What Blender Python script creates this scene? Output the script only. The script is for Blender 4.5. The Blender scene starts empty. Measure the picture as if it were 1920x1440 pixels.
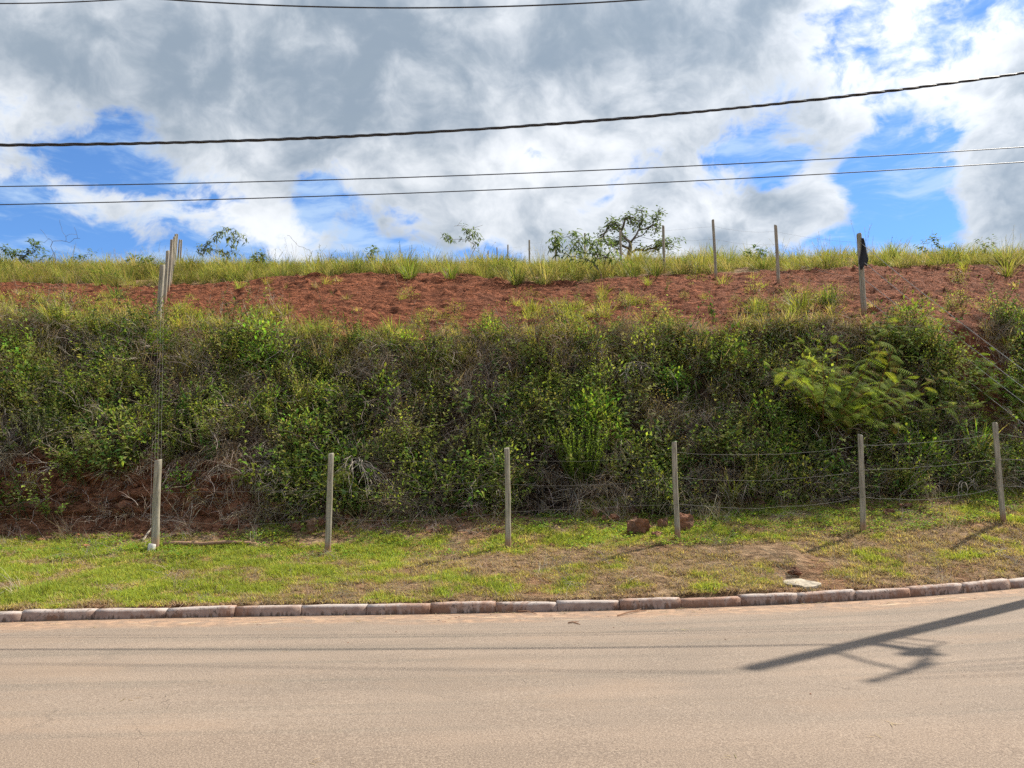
import bpy, math, random
import numpy as np
from mathutils import Vector, Matrix

random.seed(7)
RNG = np.random.default_rng(11)
SC = bpy.context.scene
COL = SC.collection
R = math.radians

# ------------------------------------------------------------------ camera
F = 1423.0                      # focal length in pixels of the 1920 px wide photograph
PITCH = R(8.0)
CAMZ = 1.6
cam_data = bpy.data.cameras.new("camera")
cam = bpy.data.objects.new("camera", cam_data)
COL.objects.link(cam)
cam.location = (0, 0, CAMZ)
cam.rotation_euler = (R(90) + PITCH, 0, 0)
cam_data.sensor_width = 36.0
cam_data.lens = 36.0 * F / 1920.0
cam_data.clip_start = 0.05
cam_data.clip_end = 3000.0
SC.camera = cam

# ------------------------------------------------------------------ exposure
SC.view_settings.view_transform = 'Standard'
SC.view_settings.look = 'None'
SC.view_settings.exposure = 0.85
SC.view_settings.gamma = 1.0
SC.view_settings.use_curve_mapping = False
SC.cycles.max_bounces = 4
SC.cycles.diffuse_bounces = 2
SC.cycles.glossy_bounces = 2
SC.cycles.transmission_bounces = 4
SC.cycles.transparent_max_bounces = 4
SC.cycles.use_denoising = False
SC.cycles.use_adaptive_sampling = True
SC.cycles.adaptive_threshold = 0.02

# ------------------------------------------------------------------ sun and sky
SUN_AZ, SUN_EL = R(55), R(48)   # azimuth from +Y towards +X
SUN_DIR = Vector((math.sin(SUN_AZ) * math.cos(SUN_EL), math.cos(SUN_AZ) * math.cos(SUN_EL), math.sin(SUN_EL)))
sun_data = bpy.data.lights.new("sun", 'SUN')
sun_data.energy = 4.3
sun_data.angle = R(0.55)
sun_data.color = (1.0, 0.94, 0.84)
sun = bpy.data.objects.new("sun", sun_data)
COL.objects.link(sun)
sun.rotation_euler = SUN_DIR.to_track_quat('Z', 'Y').to_euler()
sun.location = (30, 20, 40)


class NX:
    """Tiny expression layer over shader nodes."""
    def __init__(self, nt, sock):
        self.nt, self.s = nt, sock

    def _m(self, op, b=None, c=None, clamp=False):
        n = self.nt.nodes.new('ShaderNodeMath'); n.operation = op; n.use_clamp = clamp
        for i, q in enumerate((self, b, c)):
            if q is None: continue
            if isinstance(q, NX): self.nt.links.new(q.s, n.inputs[i])
            else: n.inputs[i].default_value = q
        return NX(self.nt, n.outputs[0])
    def __add__(self, o): return self._m('ADD', o)
    __radd__ = __add__
    def __sub__(self, o): return self._m('SUBTRACT', o)
    def __rsub__(self, o): return (self * -1.0) + o
    def __mul__(self, o): return self._m('MULTIPLY', o)
    __rmul__ = __mul__
    def __truediv__(self, o): return self._m('DIVIDE', o)
    def pw(self, o): return self._m('POWER', o)
    def mx(self, o): return self._m('MAXIMUM', o)
    def mn(self, o): return self._m('MINIMUM', o)
    def clamp(self): return self._m('ADD', 0.0, clamp=True)
    def ss(self, a, b, lo=0.0, hi=1.0):
        n = self.nt.nodes.new('ShaderNodeMapRange'); n.interpolation_type = 'SMOOTHSTEP'
        self.nt.links.new(self.s, n.inputs[0])
        for i, q in enumerate((a, b, lo, hi)): n.inputs[i + 1].default_value = q
        return NX(self.nt, n.outputs[0])


def link(nt, val, inp):
    if isinstance(val, NX): nt.links.new(val.s, inp)
    elif hasattr(val, 'is_linked') or hasattr(val, 'links'): nt.links.new(val, inp)
    elif isinstance(val, (tuple, list)):
        inp.default_value = tuple(val) + (1.0,) if len(val) == 3 and len(inp.default_value) == 4 else tuple(val)
    else: inp.default_value = val

def noise(nt, vec, scale, detail=5, rough=0.55, dist=0.0, color=False):
    n = nt.nodes.new('ShaderNodeTexNoise')
    n.inputs['Scale'].default_value = scale; n.inputs['Detail'].default_value = detail
    n.inputs['Roughness'].default_value = rough; n.inputs['Distortion'].default_value = dist
    if vec is not None: link(nt, vec, n.inputs['Vector'])
    return n.outputs[1] if color else NX(nt, n.outputs[0])

def voro(nt, vec, scale, feature='F1', rand=1.0):
    n = nt.nodes.new('ShaderNodeTexVoronoi'); n.feature = feature
    n.inputs['Scale'].default_value = scale; n.inputs['Randomness'].default_value = rand
    link(nt, vec, n.inputs['Vector'])
    return NX(nt, n.outputs['Distance'])

def mix(nt, fac, a, b, blend='MIX'):
    n = nt.nodes.new('ShaderNodeMix'); n.data_type = 'RGBA'; n.blend_type = blend
    link(nt, fac, n.inputs[0]); link(nt, a, n.inputs[6]); link(nt, b, n.inputs[7])
    return n.outputs[2]

def vmath(nt, op, a, b=None):
    n = nt.nodes.new('ShaderNodeVectorMath'); n.operation = op
    link(nt, a, n.inputs[0])
    if b is not None: link(nt, b, n.inputs[1])
    return n.outputs[0]

def comb(nt, x, y, z):
    n = nt.nodes.new('ShaderNodeCombineXYZ')
    for i, q in enumerate((x, y, z)): link(nt, q, n.inputs[i])
    return n.outputs[0]

def sep(nt, v):
    n = nt.nodes.new('ShaderNodeSeparateXYZ'); nt.links.new(v, n.inputs[0])
    return [NX(nt, o) for o in n.outputs]


def np_ray(u, v):
    dx, dz = (u - 960) / F, (720 - v) / F
    return np.array([dx, math.cos(PITCH) - dz * math.sin(PITCH), math.sin(PITCH) + dz * math.cos(PITCH)])

def px_dir(u, v):
    d = np_ray(u, v); d = d / np.linalg.norm(d)
    return math.atan2(d[0], d[1]), math.asin(d[2])


def build_world():
    w = bpy.data.worlds.new("World"); SC.world = w; w.use_nodes = True
    nt = w.node_tree; nt.nodes.clear()
    out = nt.nodes.new('ShaderNodeOutputWorld'); bg = nt.nodes.new('ShaderNodeBackground')
    nt.links.new(bg.outputs[0], out.inputs[0])
    sky = nt.nodes.new('ShaderNodeTexSky'); sky.sky_type = 'NISHITA'; sky.sun_disc = False
    sky.sun_elevation = SUN_EL; sky.sun_rotation = SUN_AZ
    sky.altitude = 800; sky.air_density = 1.0; sky.dust_density = 0.15; sky.ozone_density = 3.0
    tc = nt.nodes.new('ShaderNodeTexCoord')
    d = tc.outputs['Generated']
    x, y, z = sep(nt, d)
    az = x._m('ARCTAN2', y); el = z._m('ARCSINE')
    # a broken deck of cloud: noise over the whole sky dome, plus the few big shapes the photograph shows
    warp = noise(nt, d, 3.0, 3, 0.6, color=True)
    wv = vmath(nt, 'SUBTRACT', warp, (0.5, 0.5, 0.5))
    dw = vmath(nt, 'ADD', d, vmath(nt, 'MULTIPLY', wv, (0.17, 0.17, 0.13)))
    warp2 = vmath(nt, 'SUBTRACT', noise(nt, d, 14.0, 3, 0.6, color=True), (0.5, 0.5, 0.5))
    dw2 = vmath(nt, 'ADD', dw, vmath(nt, 'MULTIPLY', warp2, (0.022, 0.022, 0.02)))
    dw2 = vmath(nt, 'MULTIPLY', dw2, (1.0, 1.0, 1.3))
    n_big = noise(nt, dw2, 5.0, 7, 0.58)
    n_fine = noise(nt, dw2, 24.0, 6, 0.60)
    n_puff = noise(nt, vmath(nt, 'ADD', dw2, (1.3, 0.2, 2.4)), 11.0, 6, 0.55)
    n_mid = noise(nt, vmath(nt, 'ADD', dw, (3.1, 1.7, 0.4)), 6.0, 5, 0.50)
    streak = noise(nt, vmath(nt, 'MULTIPLY', dw, (1.0, 1.0, 4.5)), 7.0, 6, 0.62)

    def lobes(lst):
        tot = None
        for (u, v, ru, rv, wt) in lst:
            a0, e0 = px_dir(u, v)
            da = (az - a0) * (F / ru); de = (el - e0) * (F / rv)
            g = ((da * da + de * de) * -1.0)._m('EXPONENT') * wt
            tot = g if tot is None else tot + g
        return tot
    cover_bias = lobes([
        (560, 70, 900, 170, .30), (950, 330, 380, 110, .12), (1250, 420, 230, 60, .08),
        (245, 245, 60, 36, -.17), (215, 318, 120, 32, -.26), (590, 370, 60, 60, -.17), (90, 425, 300, 45, -.13),
        (330, 490, 160, 45, -.10), (1000, 285, 80, 28, -.17), (1220, 300, 110, 36, -.15), (860, 480, 140, 24, -.12),
        (1400, 345, 80, 55, -.17), (1680, 400, 140, 85, -.27), (1400, 255, 90, 34, -.12), (1760, 240, 150, 50, -.10), (1640, 310, 120, 40, -.12), (1840, 90, 140, 60, -.065), (1640, 120, 180, 90, -.03), (1150, 370, 60, 30, -.10), (1480, 190, 70, 40, -.06), (1080, 400, 60, 40, -.12), (440, 360, 60, 30, -.06), (760, 460, 90, 20, -.08), (1290, 350, 60, 40, -.07), (1800, 440, 60, 40, -.08), (1480, 300, 60, 30, -.12), (1060, 330, 60, 20, -.14),
        (1530, 385, 75, 70, .24), (1905, 340, 105, 160, .36), (1350, 425, 100, 50, .12),
        (540, 430, 80, 70, .13), (1900, 430, 60, 50, .12),
    ])
    dens = n_big * 0.40 + n_puff * 0.42 + n_fine * 0.38 + cover_bias - 0.075
    cover = dens.ss(0.44, 0.57)
    shade_bias = lobes([
        (250, 110, 600, 160, .26), (900, 120, 420, 110, .10), (1260, 120, 260, 120, .16), (790, 410, 190, 60, .08),
        (1890, 340, 95, 130, .26), (1720, 110, 240, 170, -.24), (1150, 200, 120, 80, -.10), (560, 310, 200, 60, -.06),
        (1530, 380, 90, 80, -.14), (480, 430, 140, 70, -.18), (120, 360, 280, 70, -.14), (1300, 410, 180, 70, -.04), (950, 330, 300, 60, -.05), (20, 220, 60, 60, -.2),
    ])
    thick = (n_mid * 0.85 + n_puff * 0.90 + n_fine * 0.34 - 0.495 + shade_bias + (dens - 0.55) * 0.30).ss(0.25, 0.95)
    white = (7.0, 7.2, 7.45)
    grey = (2.25, 2.78, 3.38)
    cl = mix(nt, thick, white, grey)
    # cloud seen towards the sun is brighter than cloud seen away from it
    sdot = NX(nt, vmath(nt, 'MULTIPLY', d, tuple(SUN_DIR)))
    sx, sy, sz = sep(nt, sdot.s)
    glow = (sx + sy + sz).mx(0.0).pw(8.0) * 0.45 + 0.95
    cl = vmath(nt, 'MULTIPLY', cl, comb(nt, glow, glow, glow))
    # the blue is what Nishita gives, deepened the way the phone's picture shows it
    blue = mix(nt, 1.0, sky.outputs[0], (0.68, 0.95, 1.22), 'MULTIPLY')
    blue = mix(nt, streak.ss(.42, .66) * .65, blue, (4.2, 5.4, 6.8))
    colr = mix(nt, cover * 0.97, blue, cl)
    nt.links.new(colr, bg.inputs[0])
    bg.inputs[1].default_value = 0.085
    w.cycles.sampling_method = 'MANUAL'; w.cycles.sample_map_resolution = 256
build_world()

# ------------------------------------------------------------------ noise in numpy
_perm = np.random.default_rng(3).permutation(512)
_perm = np.concatenate([_perm, _perm, _perm])
_ga = np.random.default_rng(4).uniform(0, 2 * np.pi, 512)
def perlin(x, y):
    x = np.asarray(x, float); y = np.asarray(y, float)
    xi = np.floor(x).astype(int); yi = np.floor(y).astype(int)
    xf, yf = x - xi, y - yi
    xi &= 511; yi &= 511
    def g(ix, iy, dx, dy):
        a = _ga[_perm[_perm[ix & 511] + (iy & 511)] & 511]
        return np.cos(a) * dx + np.sin(a) * dy
    u = xf * xf * xf * (xf * (xf * 6 - 15) + 10); v = yf * yf * yf * (yf * (yf * 6 - 15) + 10)
    n00 = g(xi, yi, xf, yf); n10 = g(xi + 1, yi, xf - 1, yf)
    n01 = g(xi, yi + 1, xf, yf - 1); n11 = g(xi + 1, yi + 1, xf - 1, yf - 1)
    return 1.4 * ((n00 * (1 - u) + n10 * u) * (1 - v) + (n01 * (1 - u) + n11 * u) * v)
def fbm(x, y, o=4, ox=0.0):
    s = 0; a = 1.0; t = 0
    x = np.asarray(x, float) + ox + 100; y = np.asarray(y, float) + ox * 1.7 + 100
    for i in range(o):
        s = s + a * perlin(x, y); t += a
        x = x * 2.03 + 17.1; y = y * 2.03 + 5.3; a *= 0.5
    return s / t * 1.3

def sstep(a, b, x):
    t = np.clip((x - a) / (b - a), 0, 1); return t * t * (3 - 2 * t)

# ------------------------------------------------------------------ lie of the land
def at(u, v, Y):
    d = np_ray(u, v); t = Y / d[1]
    return np.array([0, 0, CAMZ]) + d * t

def road_z(x):
    x = np.asarray(x, float)
    q = np.clip(x + 3.0, 0, 15.0)
    return 0.0018 * q * q + 0.054 * np.clip(x - 12.0, 0, 60)

def road_hit(u, v):
    d = np_ray(u, v); z = 0.0
    for _ in range(8):
        t = (z - CAMZ) / d[2]; z = float(road_z(d[0] * t))
    return np.array([0, 0, CAMZ]) + d * t

_kp = np.array([road_hit(u, v) for u, v in [(0, 1166), (320, 1160), (640, 1154), (960, 1147), (1280, 1139), (1470, 1134), (1600, 1128), (1740, 1118), (1920, 1101)]])
_kc = np.polyfit(_kp[:, 0], _kp[:, 1], 3)
_kx0, _kx1 = _kp[0, 0], _kp[-1, 0]
def kerb_y(x):
    x = np.asarray(x, float)
    xc = np.clip(x, _kx0, _kx1)
    s0 = 0.04
    s1 = min(0.45, float(np.polyval(np.polyder(_kc), _kx1)))
    return np.polyval(_kc, xc) + s0 * np.minimum(x - _kx0, 0) + s1 * np.maximum(x - _kx1, 0)
S1 = min(0.45, float(np.polyval(np.polyder(_kc), _kx1)))

KN = [
    [(290, 1030, 13.2), (615, 1037, 13.1), (952, 1027, 13.1), (1270, 1012, 13.1), (1618, 999, 13.3), (1882, 979, 13.6)],
    [(0, 1000, 14.3), (290, 990, 14.3), (600, 985, 14.4), (960, 965, 14.6), (1270, 975, 14.5), (1450, 948, 14.8), (1618, 945, 14.9), (1750, 930, 15.0), (1920, 918, 15.3)],
    [(0, 872, 14.9), (290, 866, 15.0), (450, 880, 15.1), (600, 890, 15.3), (960, 880, 15.5), (1270, 880, 15.5), (1618, 865, 15.8), (1920, 845, 16.2)],
    [(0, 600, 18.0), (305, 628, 18.6), (600, 640, 18.0), (960, 632, 18.0), (1270, 622, 18.1), (1450, 608, 18.0), (1612, 606, 17.8), (1800, 606, 18.0), (1920, 604, 18.2)],
    [(0, 532, 27), (305, 542, 27), (600, 519, 26), (830, 514, 27), (960, 532, 25), (1100, 532, 25), (1245, 517, 26), (1455, 512, 27), (1612, 502, 26), (1920, 499, 26)],
    [(0, 505, 33), (500, 510, 33), (960, 506, 33), (1400, 497, 33), (1920, 486, 33)],
    [(0, 512, 60), (960, 510, 60), (1920, 496, 60)],
]
KT = []
for kn in KN:
    p = np.array([at(*q) for q in kn]); p = p[np.argsort(p[:, 0])]
    xl = np.concatenate([[-500], p[:, 0], [p[-1, 0] + 400]])
    yl = np.concatenate([[p[0, 1] - 0.04 * (500 + p[0, 0])], p[:, 1], [p[-1, 1] + S1 * 400]])
    zl = np.concatenate([[p[0, 2]], p[:, 2], [p[-1, 2]]])
    KT.append((xl, yl, zl))

def knots(X):
    X = np.asarray(X, float)
    ys = [kerb_y(X) + 0.16]; zs = [road_z(X) + 0.125]
    for xl, yl, zl in KT:
        ys.append(np.interp(X, xl, yl)); zs.append(np.interp(X, xl, zl))
    ys[1] = np.maximum(ys[1], ys[0] + .6); ys[2] = np.maximum(ys[2], ys[1] + .5); ys[3] = np.maximum(ys[3], ys[2] + .4)
    wnd = .55 * fbm(X * .42, X * 0 + 3.3, 3, 19)
    sl = (zs[5] - zs[4]) / (ys[5] - ys[4])
    ys[4] = ys[4] + wnd; zs[4] = zs[4] + wnd * sl
    ys.append(ys[-1] + 16); zs.append(zs[-1] + 1.0)
    ys.append(ys[-1] + 110); zs.append(zs[-1] * 0 + 2.0)
    ys.append(ys[-1] + 400); zs.append(zs[-1] * 0 - 0.1)
    return ys, zs

PIT = None
def masks(X, Y, ys):
    verge = 1 - sstep(ys[2] - .3, ys[2] + .2, Y)
    bank = sstep(ys[2] - .2, ys[2] + .3, Y) * (1 - sstep(ys[4] - .3, ys[4] + .3, Y))
    red = sstep(ys[4] - .2, ys[4] + .4, Y) * (1 - sstep(ys[5] - .3, ys[5] + .8, Y))
    ridge = sstep(ys[5] - .3, ys[5] + .8, Y)
    return verge, bank, red, ridge

def height(X, Y, fine=True):
    X = np.asarray(X, float); Y = np.asarray(Y, float)
    ys, zs = knots(X)
    acc = 0
    for off in (-.18, 0.0, .18):
        z = zs[0].copy() if hasattr(zs[0], 'copy') else zs[0]
        for k in range(len(ys) - 1):
            t = np.clip((Y + off - ys[k]) / (ys[k + 1] - ys[k]), 0, 1)
            z = z + t * (zs[k + 1] - zs[k])
        acc = acc + z
    z = acc / 3
    if fine:
        verge, bank, red, ridge = masks(X, Y, ys)
        edge = sstep(ys[0], ys[0] + .5, Y)
        z = z + verge * edge * (.05 * fbm(X * .8, Y * .8, 3) + .025 * fbm(X * 4, Y * 4, 3, 9))
        z = z + bank * (.42 * fbm(X * .75, Y * .5, 3, 21) + .13 * fbm(X * 2.6, Y * 2.0, 3, 5))
        st = fbm(X * .9 + .6 * fbm(X * .5, Y * .5, 2, 2), Y * 2.6, 4, 31)
        z = z + red * (.15 * st + .20 * np.abs(fbm(X * 1.1 + .8 * fbm(X * .8, Y * .8, 2, 6), Y * 3.4, 4, 44)) + .05 * fbm(X * 5, Y * 7, 3, 45) + .10 * fbm(X * .35, Y * .5, 2, 8))
        z = z + ridge * .16 * fbm(X * .5, Y * .5, 3, 13)
        if PIT is not None:
            for (px, py, r, h) in PIT:
                z = z + h * np.exp(-(((X - px) / r) ** 2 + ((Y - py) / (r * .7)) ** 2))
    return z

def hit(u, v, y0=9.0, y1=70.0):
    """first point of the land that the line of sight through a pixel of the photograph meets"""
    d = np_ray(u, v)
    ts = np.linspace(y0, y1, 4000) / d[1]
    P = np.array([0, 0, CAMZ])[None] + ts[:, None] * d[None]
    below = P[:, 2] < height(P[:, 0], P[:, 1])
    ok = P[:, 1] > kerb_y(P[:, 0]) + .2
    idx = np.nonzero(below & ok)[0]
    i = idx[0] if len(idx) else len(ts) - 1
    return P[i]
_a = hit(1450, 1045); _b = hit(1475, 1078); _g1 = at(1815, 645, 17.6); _m = hit(1340, 1095); _g2 = at(1800, 600, 18.7)
PIT = [(_a[0], _a[1] + .1, .42, .12), (_b[0] + .1, _b[1], .36, -.12), (_g1[0], _g1[1], .40, -.50), (_m[0], _m[1], .9, .06), (_g2[0] + .1, _g2[1] - .1, .40, -.30)]

# ------------------------------------------------------------------ bookkeeping
def tag(o, label=None, cat=None, group=None, kind=None):
    if label: o["label"] = label
    if cat: o["category"] = cat
    if group: o["group"] = group
    if kind: o["kind"] = kind
    return o

def empty(name, loc=(0, 0, 0), rz=0.0):
    o = bpy.data.objects.new(name, None); COL.objects.link(o)
    o.location = loc; o.rotation_euler.z = rz; o.empty_display_size = .2
    return o


class MB:
    """collects vertices, faces and a colour per vertex"""
    def __init__(self):
        self.v, self.f, self.c, self.mi, self.k = [], [], [], [], []
    def add(self, vs, fs, col=(1, 1, 1), mi=0, kind=0):
        o = len(self.v)
        self.v.extend([tuple(map(float, q)) for q in vs])
        self.f.extend([tuple(i + o for i in q) for q in fs])
        self.c.extend([(col[0], col[1], col[2], 1.0)] * len(vs))
        self.mi.extend([mi] * len(fs)); self.k.extend([kind] * len(fs))
    def ribbon(self, pts, side, widths, col):
        vs = []
        for p, w in zip(pts, widths):
            if w <= 1e-5: vs.append(p)
            else: vs.extend([p - side * (w / 2), p + side * (w / 2)])
        fs = []; i = 0
        for k in range(len(pts) - 1):
            a = 1 if widths[k] <= 1e-5 else 2; b = 1 if widths[k + 1] <= 1e-5 else 2
            if a == 2 and b == 2: fs.append((i, i + 1, i + 3, i + 2))
            elif a == 2: fs.append((i, i + 1, i + 2))
            elif b == 2: fs.append((i, i + 2, i + 1))
            i += a
        self.add(vs, fs, col)
    def tube(self, pts, radii, n=5, col=(1, 1, 1), cap=True):
        pts = [np.asarray(p, float) for p in pts]
        vs, fs = [], []
        prev = None
        for i, p in enumerate(pts):
            t = pts[min(i + 1, len(pts) - 1)] - pts[max(i - 1, 0)]
            t = t / (np.linalg.norm(t) + 1e-9)
            if prev is None:
                a = np.array([1.0, 0, 0]) if abs(t[0]) < .8 else np.array([0, 1.0, 0])
            else: a = prev
            a = a - t * a.dot(t); a = a / (np.linalg.norm(a) + 1e-9); prev = a
            b = np.cross(t, a)
            for k in range(n):
                th = 2 * math.pi * k / n
                vs.append(p + radii[i] * (math.cos(th) * a + math.sin(th) * b))
        for i in range(len(pts) - 1):
            for k in range(n):
                fs.append((i * n + k, i * n + (k + 1) % n, (i + 1) * n + (k + 1) % n, (i + 1) * n + k))
        if cap:
            fs.append(tuple(range(n))[::-1]); fs.append(tuple((len(pts) - 1) * n + k for k in range(n)))
        self.add(vs, fs, col, kind=1)
    def leaf(self, p, d, up, L, W, droop, col):
        p = np.asarray(p); d = d / (np.linalg.norm(d) + 1e-9)
        s = np.cross(d, up); s = s / (np.linalg.norm(s) + 1e-9); n = np.cross(s, d)
        m = p + d * L * .45 - np.array([0, 0, droop * L * .18]); t = p + d * L * .93 - np.array([0, 0, droop * L * .75])
        self.add([p, m - s * W / 2 + n * W * .18, m, m + s * W / 2 + n * W * .18, t], [(0, 2, 1), (0, 3, 2), (1, 2, 4), (2, 3, 4)], col)
    def mesh(self, name, mats, smooth=False):
        me = bpy.data.meshes.new(name); me.from_pydata(self.v, [], self.f)
        for m in (mats if isinstance(mats, (list, tuple)) else [mats]): me.materials.append(m)
        if any(self.mi): me.polygons.foreach_set('material_index', self.mi)
        at_ = me.color_attributes.new('col', 'FLOAT_COLOR', 'POINT')
        at_.data.foreach_set('color', np.array(self.c, dtype=np.float32).ravel())
        if smooth: me.polygons.foreach_set('use_smooth', [True] * len(me.polygons))
        me.update(); return me
    def only(self, kind):
        q = MB(); mp = {}
        for f, k in zip(self.f, self.k):
            if k != kind: continue
            for i in f:
                if i not in mp: mp[i] = len(q.v); q.v.append(self.v[i]); q.c.append(self.c[i])
            q.f.append(tuple(mp[i] for i in f)); q.mi.append(0); q.k.append(kind)
        return q
    def build(self, name, mats, parent=None, smooth=False, loc=None):
        o = bpy.data.objects.new(name, self.mesh(name, mats, smooth)); COL.objects.link(o)
        if parent is not None: o.parent = parent
        if loc is not None: o.location = loc
        return o

# ------------------------------------------------------------------ materials
def new_mat(name):
    m = bpy.data.materials.new(name); m.use_nodes = True
    nt = m.node_tree; nt.nodes.clear()
    out = nt.nodes.new('ShaderNodeOutputMaterial'); b = nt.nodes.new('ShaderNodeBsdfPrincipled')
    nt.links.new(b.outputs[0], out.inputs[0])
    return m, nt, b, out

def bump(nt, b, h, strength=.5, dist=.02):
    n = nt.nodes.new('ShaderNodeBump'); n.inputs['Strength'].default_value = strength; n.inputs['Distance'].default_value = dist
    link(nt, h, n.inputs['Height']); nt.links.new(n.outputs[0], b.inputs['Normal'])

def pos(nt):
    g = nt.nodes.new('ShaderNodeNewGeometry'); return g.outputs['Position']

def attr(nt, name):
    a = nt.nodes.new('ShaderNodeAttribute'); a.attribute_name = name; return a

def mat_foliage(name, transl=.38, jitter=.3, rough=.5):
    m, nt, b, out = new_mat(name)
    a = attr(nt, 'col').outputs['Color']
    oi = nt.nodes.new('ShaderNodeObjectInfo')
    rnd = NX(nt, oi.outputs['Random'])
    n = noise(nt, pos(nt), .8, 3)
    val = rnd * (2 * jitter) + (1 - jitter) + (n - .5) * .7
    hs = nt.nodes.new('ShaderNodeHueSaturation')
    link(nt, (rnd * 7.31)._m('FRACT') * .035 + .4825, hs.inputs['Hue']); link(nt, val, hs.inputs['Value'])
    nt.links.new(a, hs.inputs['Color'])
    c = hs.outputs[0]
    nt.links.new(c, b.inputs['Base Color']); b.inputs['Roughness'].default_value = rough
    b.inputs['Specular IOR Level'].default_value = .05
    tr = nt.nodes.new('ShaderNodeBsdfTranslucent')
    nt.links.new(mix(nt, 1.0, c, (1.35, 1.25, .7), 'MULTIPLY'), tr.inputs[0])
    ms = nt.nodes.new('ShaderNodeMixShader'); ms.inputs[0].default_value = transl
    nt.links.new(b.outputs[0], ms.inputs[1]); nt.links.new(tr.outputs[0], ms.inputs[2])
    nt.links.new(ms.outputs[0], out.inputs[0])
    return m

def mat_land():
    m, nt, b, out = new_mat("soil")
    p = pos(nt)
    zone = attr(nt, 'zone').outputs['Color']
    zr, zv, zb = sep(nt, zone)           # bare red earth, verge, bank
    big = noise(nt, p, .7, 4); mid = noise(nt, p, 3.5, 6, .62); fine = noise(nt, p, 22, 6, .65); spk = noise(nt, p, 90, 3, .6)
    st = noise(nt, vmath(nt, 'MULTIPLY', p, (1.0, 4.5, 2.0)), 2.6, 6, .62)
    red = mix(nt, (mid * .6 + st * .6 - .1).ss(.3, .8), (.14, .049, .024), (.365, .128, .061))
    red = mix(nt, fine.ss(.5, .75) * .55, red, (.43, .18, .10))
    red = mix(nt, big.ss(.52, .7) * .35, red, (.16, .070, .042))
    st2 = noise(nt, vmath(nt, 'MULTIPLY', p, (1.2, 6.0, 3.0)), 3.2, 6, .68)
    red = mix(nt, st2.ss(.54, .66) * .6, red, (.075, .029, .016))  # dark streaks: shade of the furrows put into the soil colour
    crumb = voro(nt, vmath(nt, 'MULTIPLY', p, (1, 1.6, 1.2)), 9.0)
    brown = mix(nt, mid.ss(.3, .7), (.20, .115, .06), (.42, .28, .16))
    brown = mix(nt, spk.ss(.5, .7) * .5, brown, (.42, .29, .17))
    brown = mix(nt, big.ss(.45, .65) * .5, brown, (.30, .13, .065))
    bankc = mix(nt, mid.ss(.35, .65), (.032, .022, .015), (.085, .050, .030))  # leaf-litter brown, with the shade under the growth put into its colour
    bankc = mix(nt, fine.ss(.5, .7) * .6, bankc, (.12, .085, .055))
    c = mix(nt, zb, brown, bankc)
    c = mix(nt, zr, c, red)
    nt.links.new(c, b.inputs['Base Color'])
    b.inputs['Roughness'].default_value = .95; b.inputs['Specular IOR Level'].default_value = .1
    bump(nt, b, mid * .6 + fine * .45 + st * .5 + spk * .1 - st2.ss(.5, .66) * .5 + crumb * .35, 1.0, .11)
    return m

def mat_road():
    m, nt, b, out = new_mat("dusty_asphalt")
    p = pos(nt)
    kd = NX(nt, attr(nt, 'kd').outputs['Fac'])     # metres from the kerb
    x, y, z = sep(nt, p)
    along = comb(nt, x * .16, kd * 1.0, 0.0)
    band = noise(nt, along, 1.5, 5, .6); band2 = noise(nt, comb(nt, x * .05, kd * 2.2, 3.0), 1.3, 4, .55)
    big = noise(nt, p, .45, 4, .55); spk = noise(nt, p, 75, 4, .75); spk2 = noise(nt, p, 210, 2, .7); mid = noise(nt, p, 7, 5, .6)
    base = mix(nt, (band * .6 + big * .45 - .02).ss(.36, .68), (.198, .152, .115), (.285, .213, .157))
    base = mix(nt, band2.ss(.48, .66) * .55, base, (.150, .126, .098))
    base = mix(nt, noise(nt, p, 1.1, 4, .6).ss(.62, .72) * .35, base, (.13, .105, .08))
    base = mix(nt, spk.ss(.50, .65) * .62, base, (.44, .35, .265))
    base = mix(nt, spk.ss(.48, .34) * .72, base, (.12, .09, .066))
    base = mix(nt, spk2.ss(.56, .7) * .5, base, (.5, .42, .33))
    pink = (kd + (noise(nt, comb(nt, x * .22, kd * .6, 11.0), 1.6, 4, .55) - .5) * 3.2).ss(4.4, 5.6)
    base = mix(nt, pink * .38, base, mix(nt, spk.ss(.4, .62), (.20, .14, .10), (.37, .27, .19)))
    base = mix(nt, noise(nt, comb(nt, x * .3, kd * .9, 21.0), 1.3, 4, .6).ss(.52, .68) * .35, base, (.31, .215, .145))
    # red dust washed up along the kerb, with pale sand streaks in it
    dust = (kd * -1.0 + .95 + (noise(nt, comb(nt, x * .5, kd * 2, 7.0), 1.7, 5, .6) - .5) * 1.4).ss(0.0, .6)
    base = mix(nt, dust * (.25 + .6 * mid.ss(.3, .7)), base, mix(nt, mid.ss(.35, .7), (.30, .17, .10), (.46, .29, .18)))
    sand = noise(nt, comb(nt, x * .8 + kd * .8, kd * 5.5, 1.0), 2.2, 5, .6).ss(.60, .68) * (kd._m('SUBTRACT', .42)._m('ABSOLUTE')).ss(.42, .12)
    base = mix(nt, sand * .8, base, (.66, .50, .32))
    dirt = kd.ss(.085, .02)
    base = mix(nt, dirt * .8, base, (.075, .045, .03))
    # fine cracks
    wp = vmath(nt, 'ADD', p, vmath(nt, 'MULTIPLY', noise(nt, p, 3, 4, color=True), (.5, .5, 0)))
    ck = voro(nt, wp, 1.1, 'DISTANCE_TO_EDGE')
    crack = ck.ss(.007, .001) * noise(nt, p, .6, 3).ss(.5, .66)
    base = mix(nt, crack * .35, base, (.06, .045, .035))
    nt.links.new(base, b.inputs['Base Color'])
    b.inputs['Roughness'].default_value = .88; b.inputs['Specular IOR Level'].default_value = .22
    bump(nt, b, spk * 1.0 + spk2 * .4 - crack * .6, .55, .012)
    return m

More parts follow.
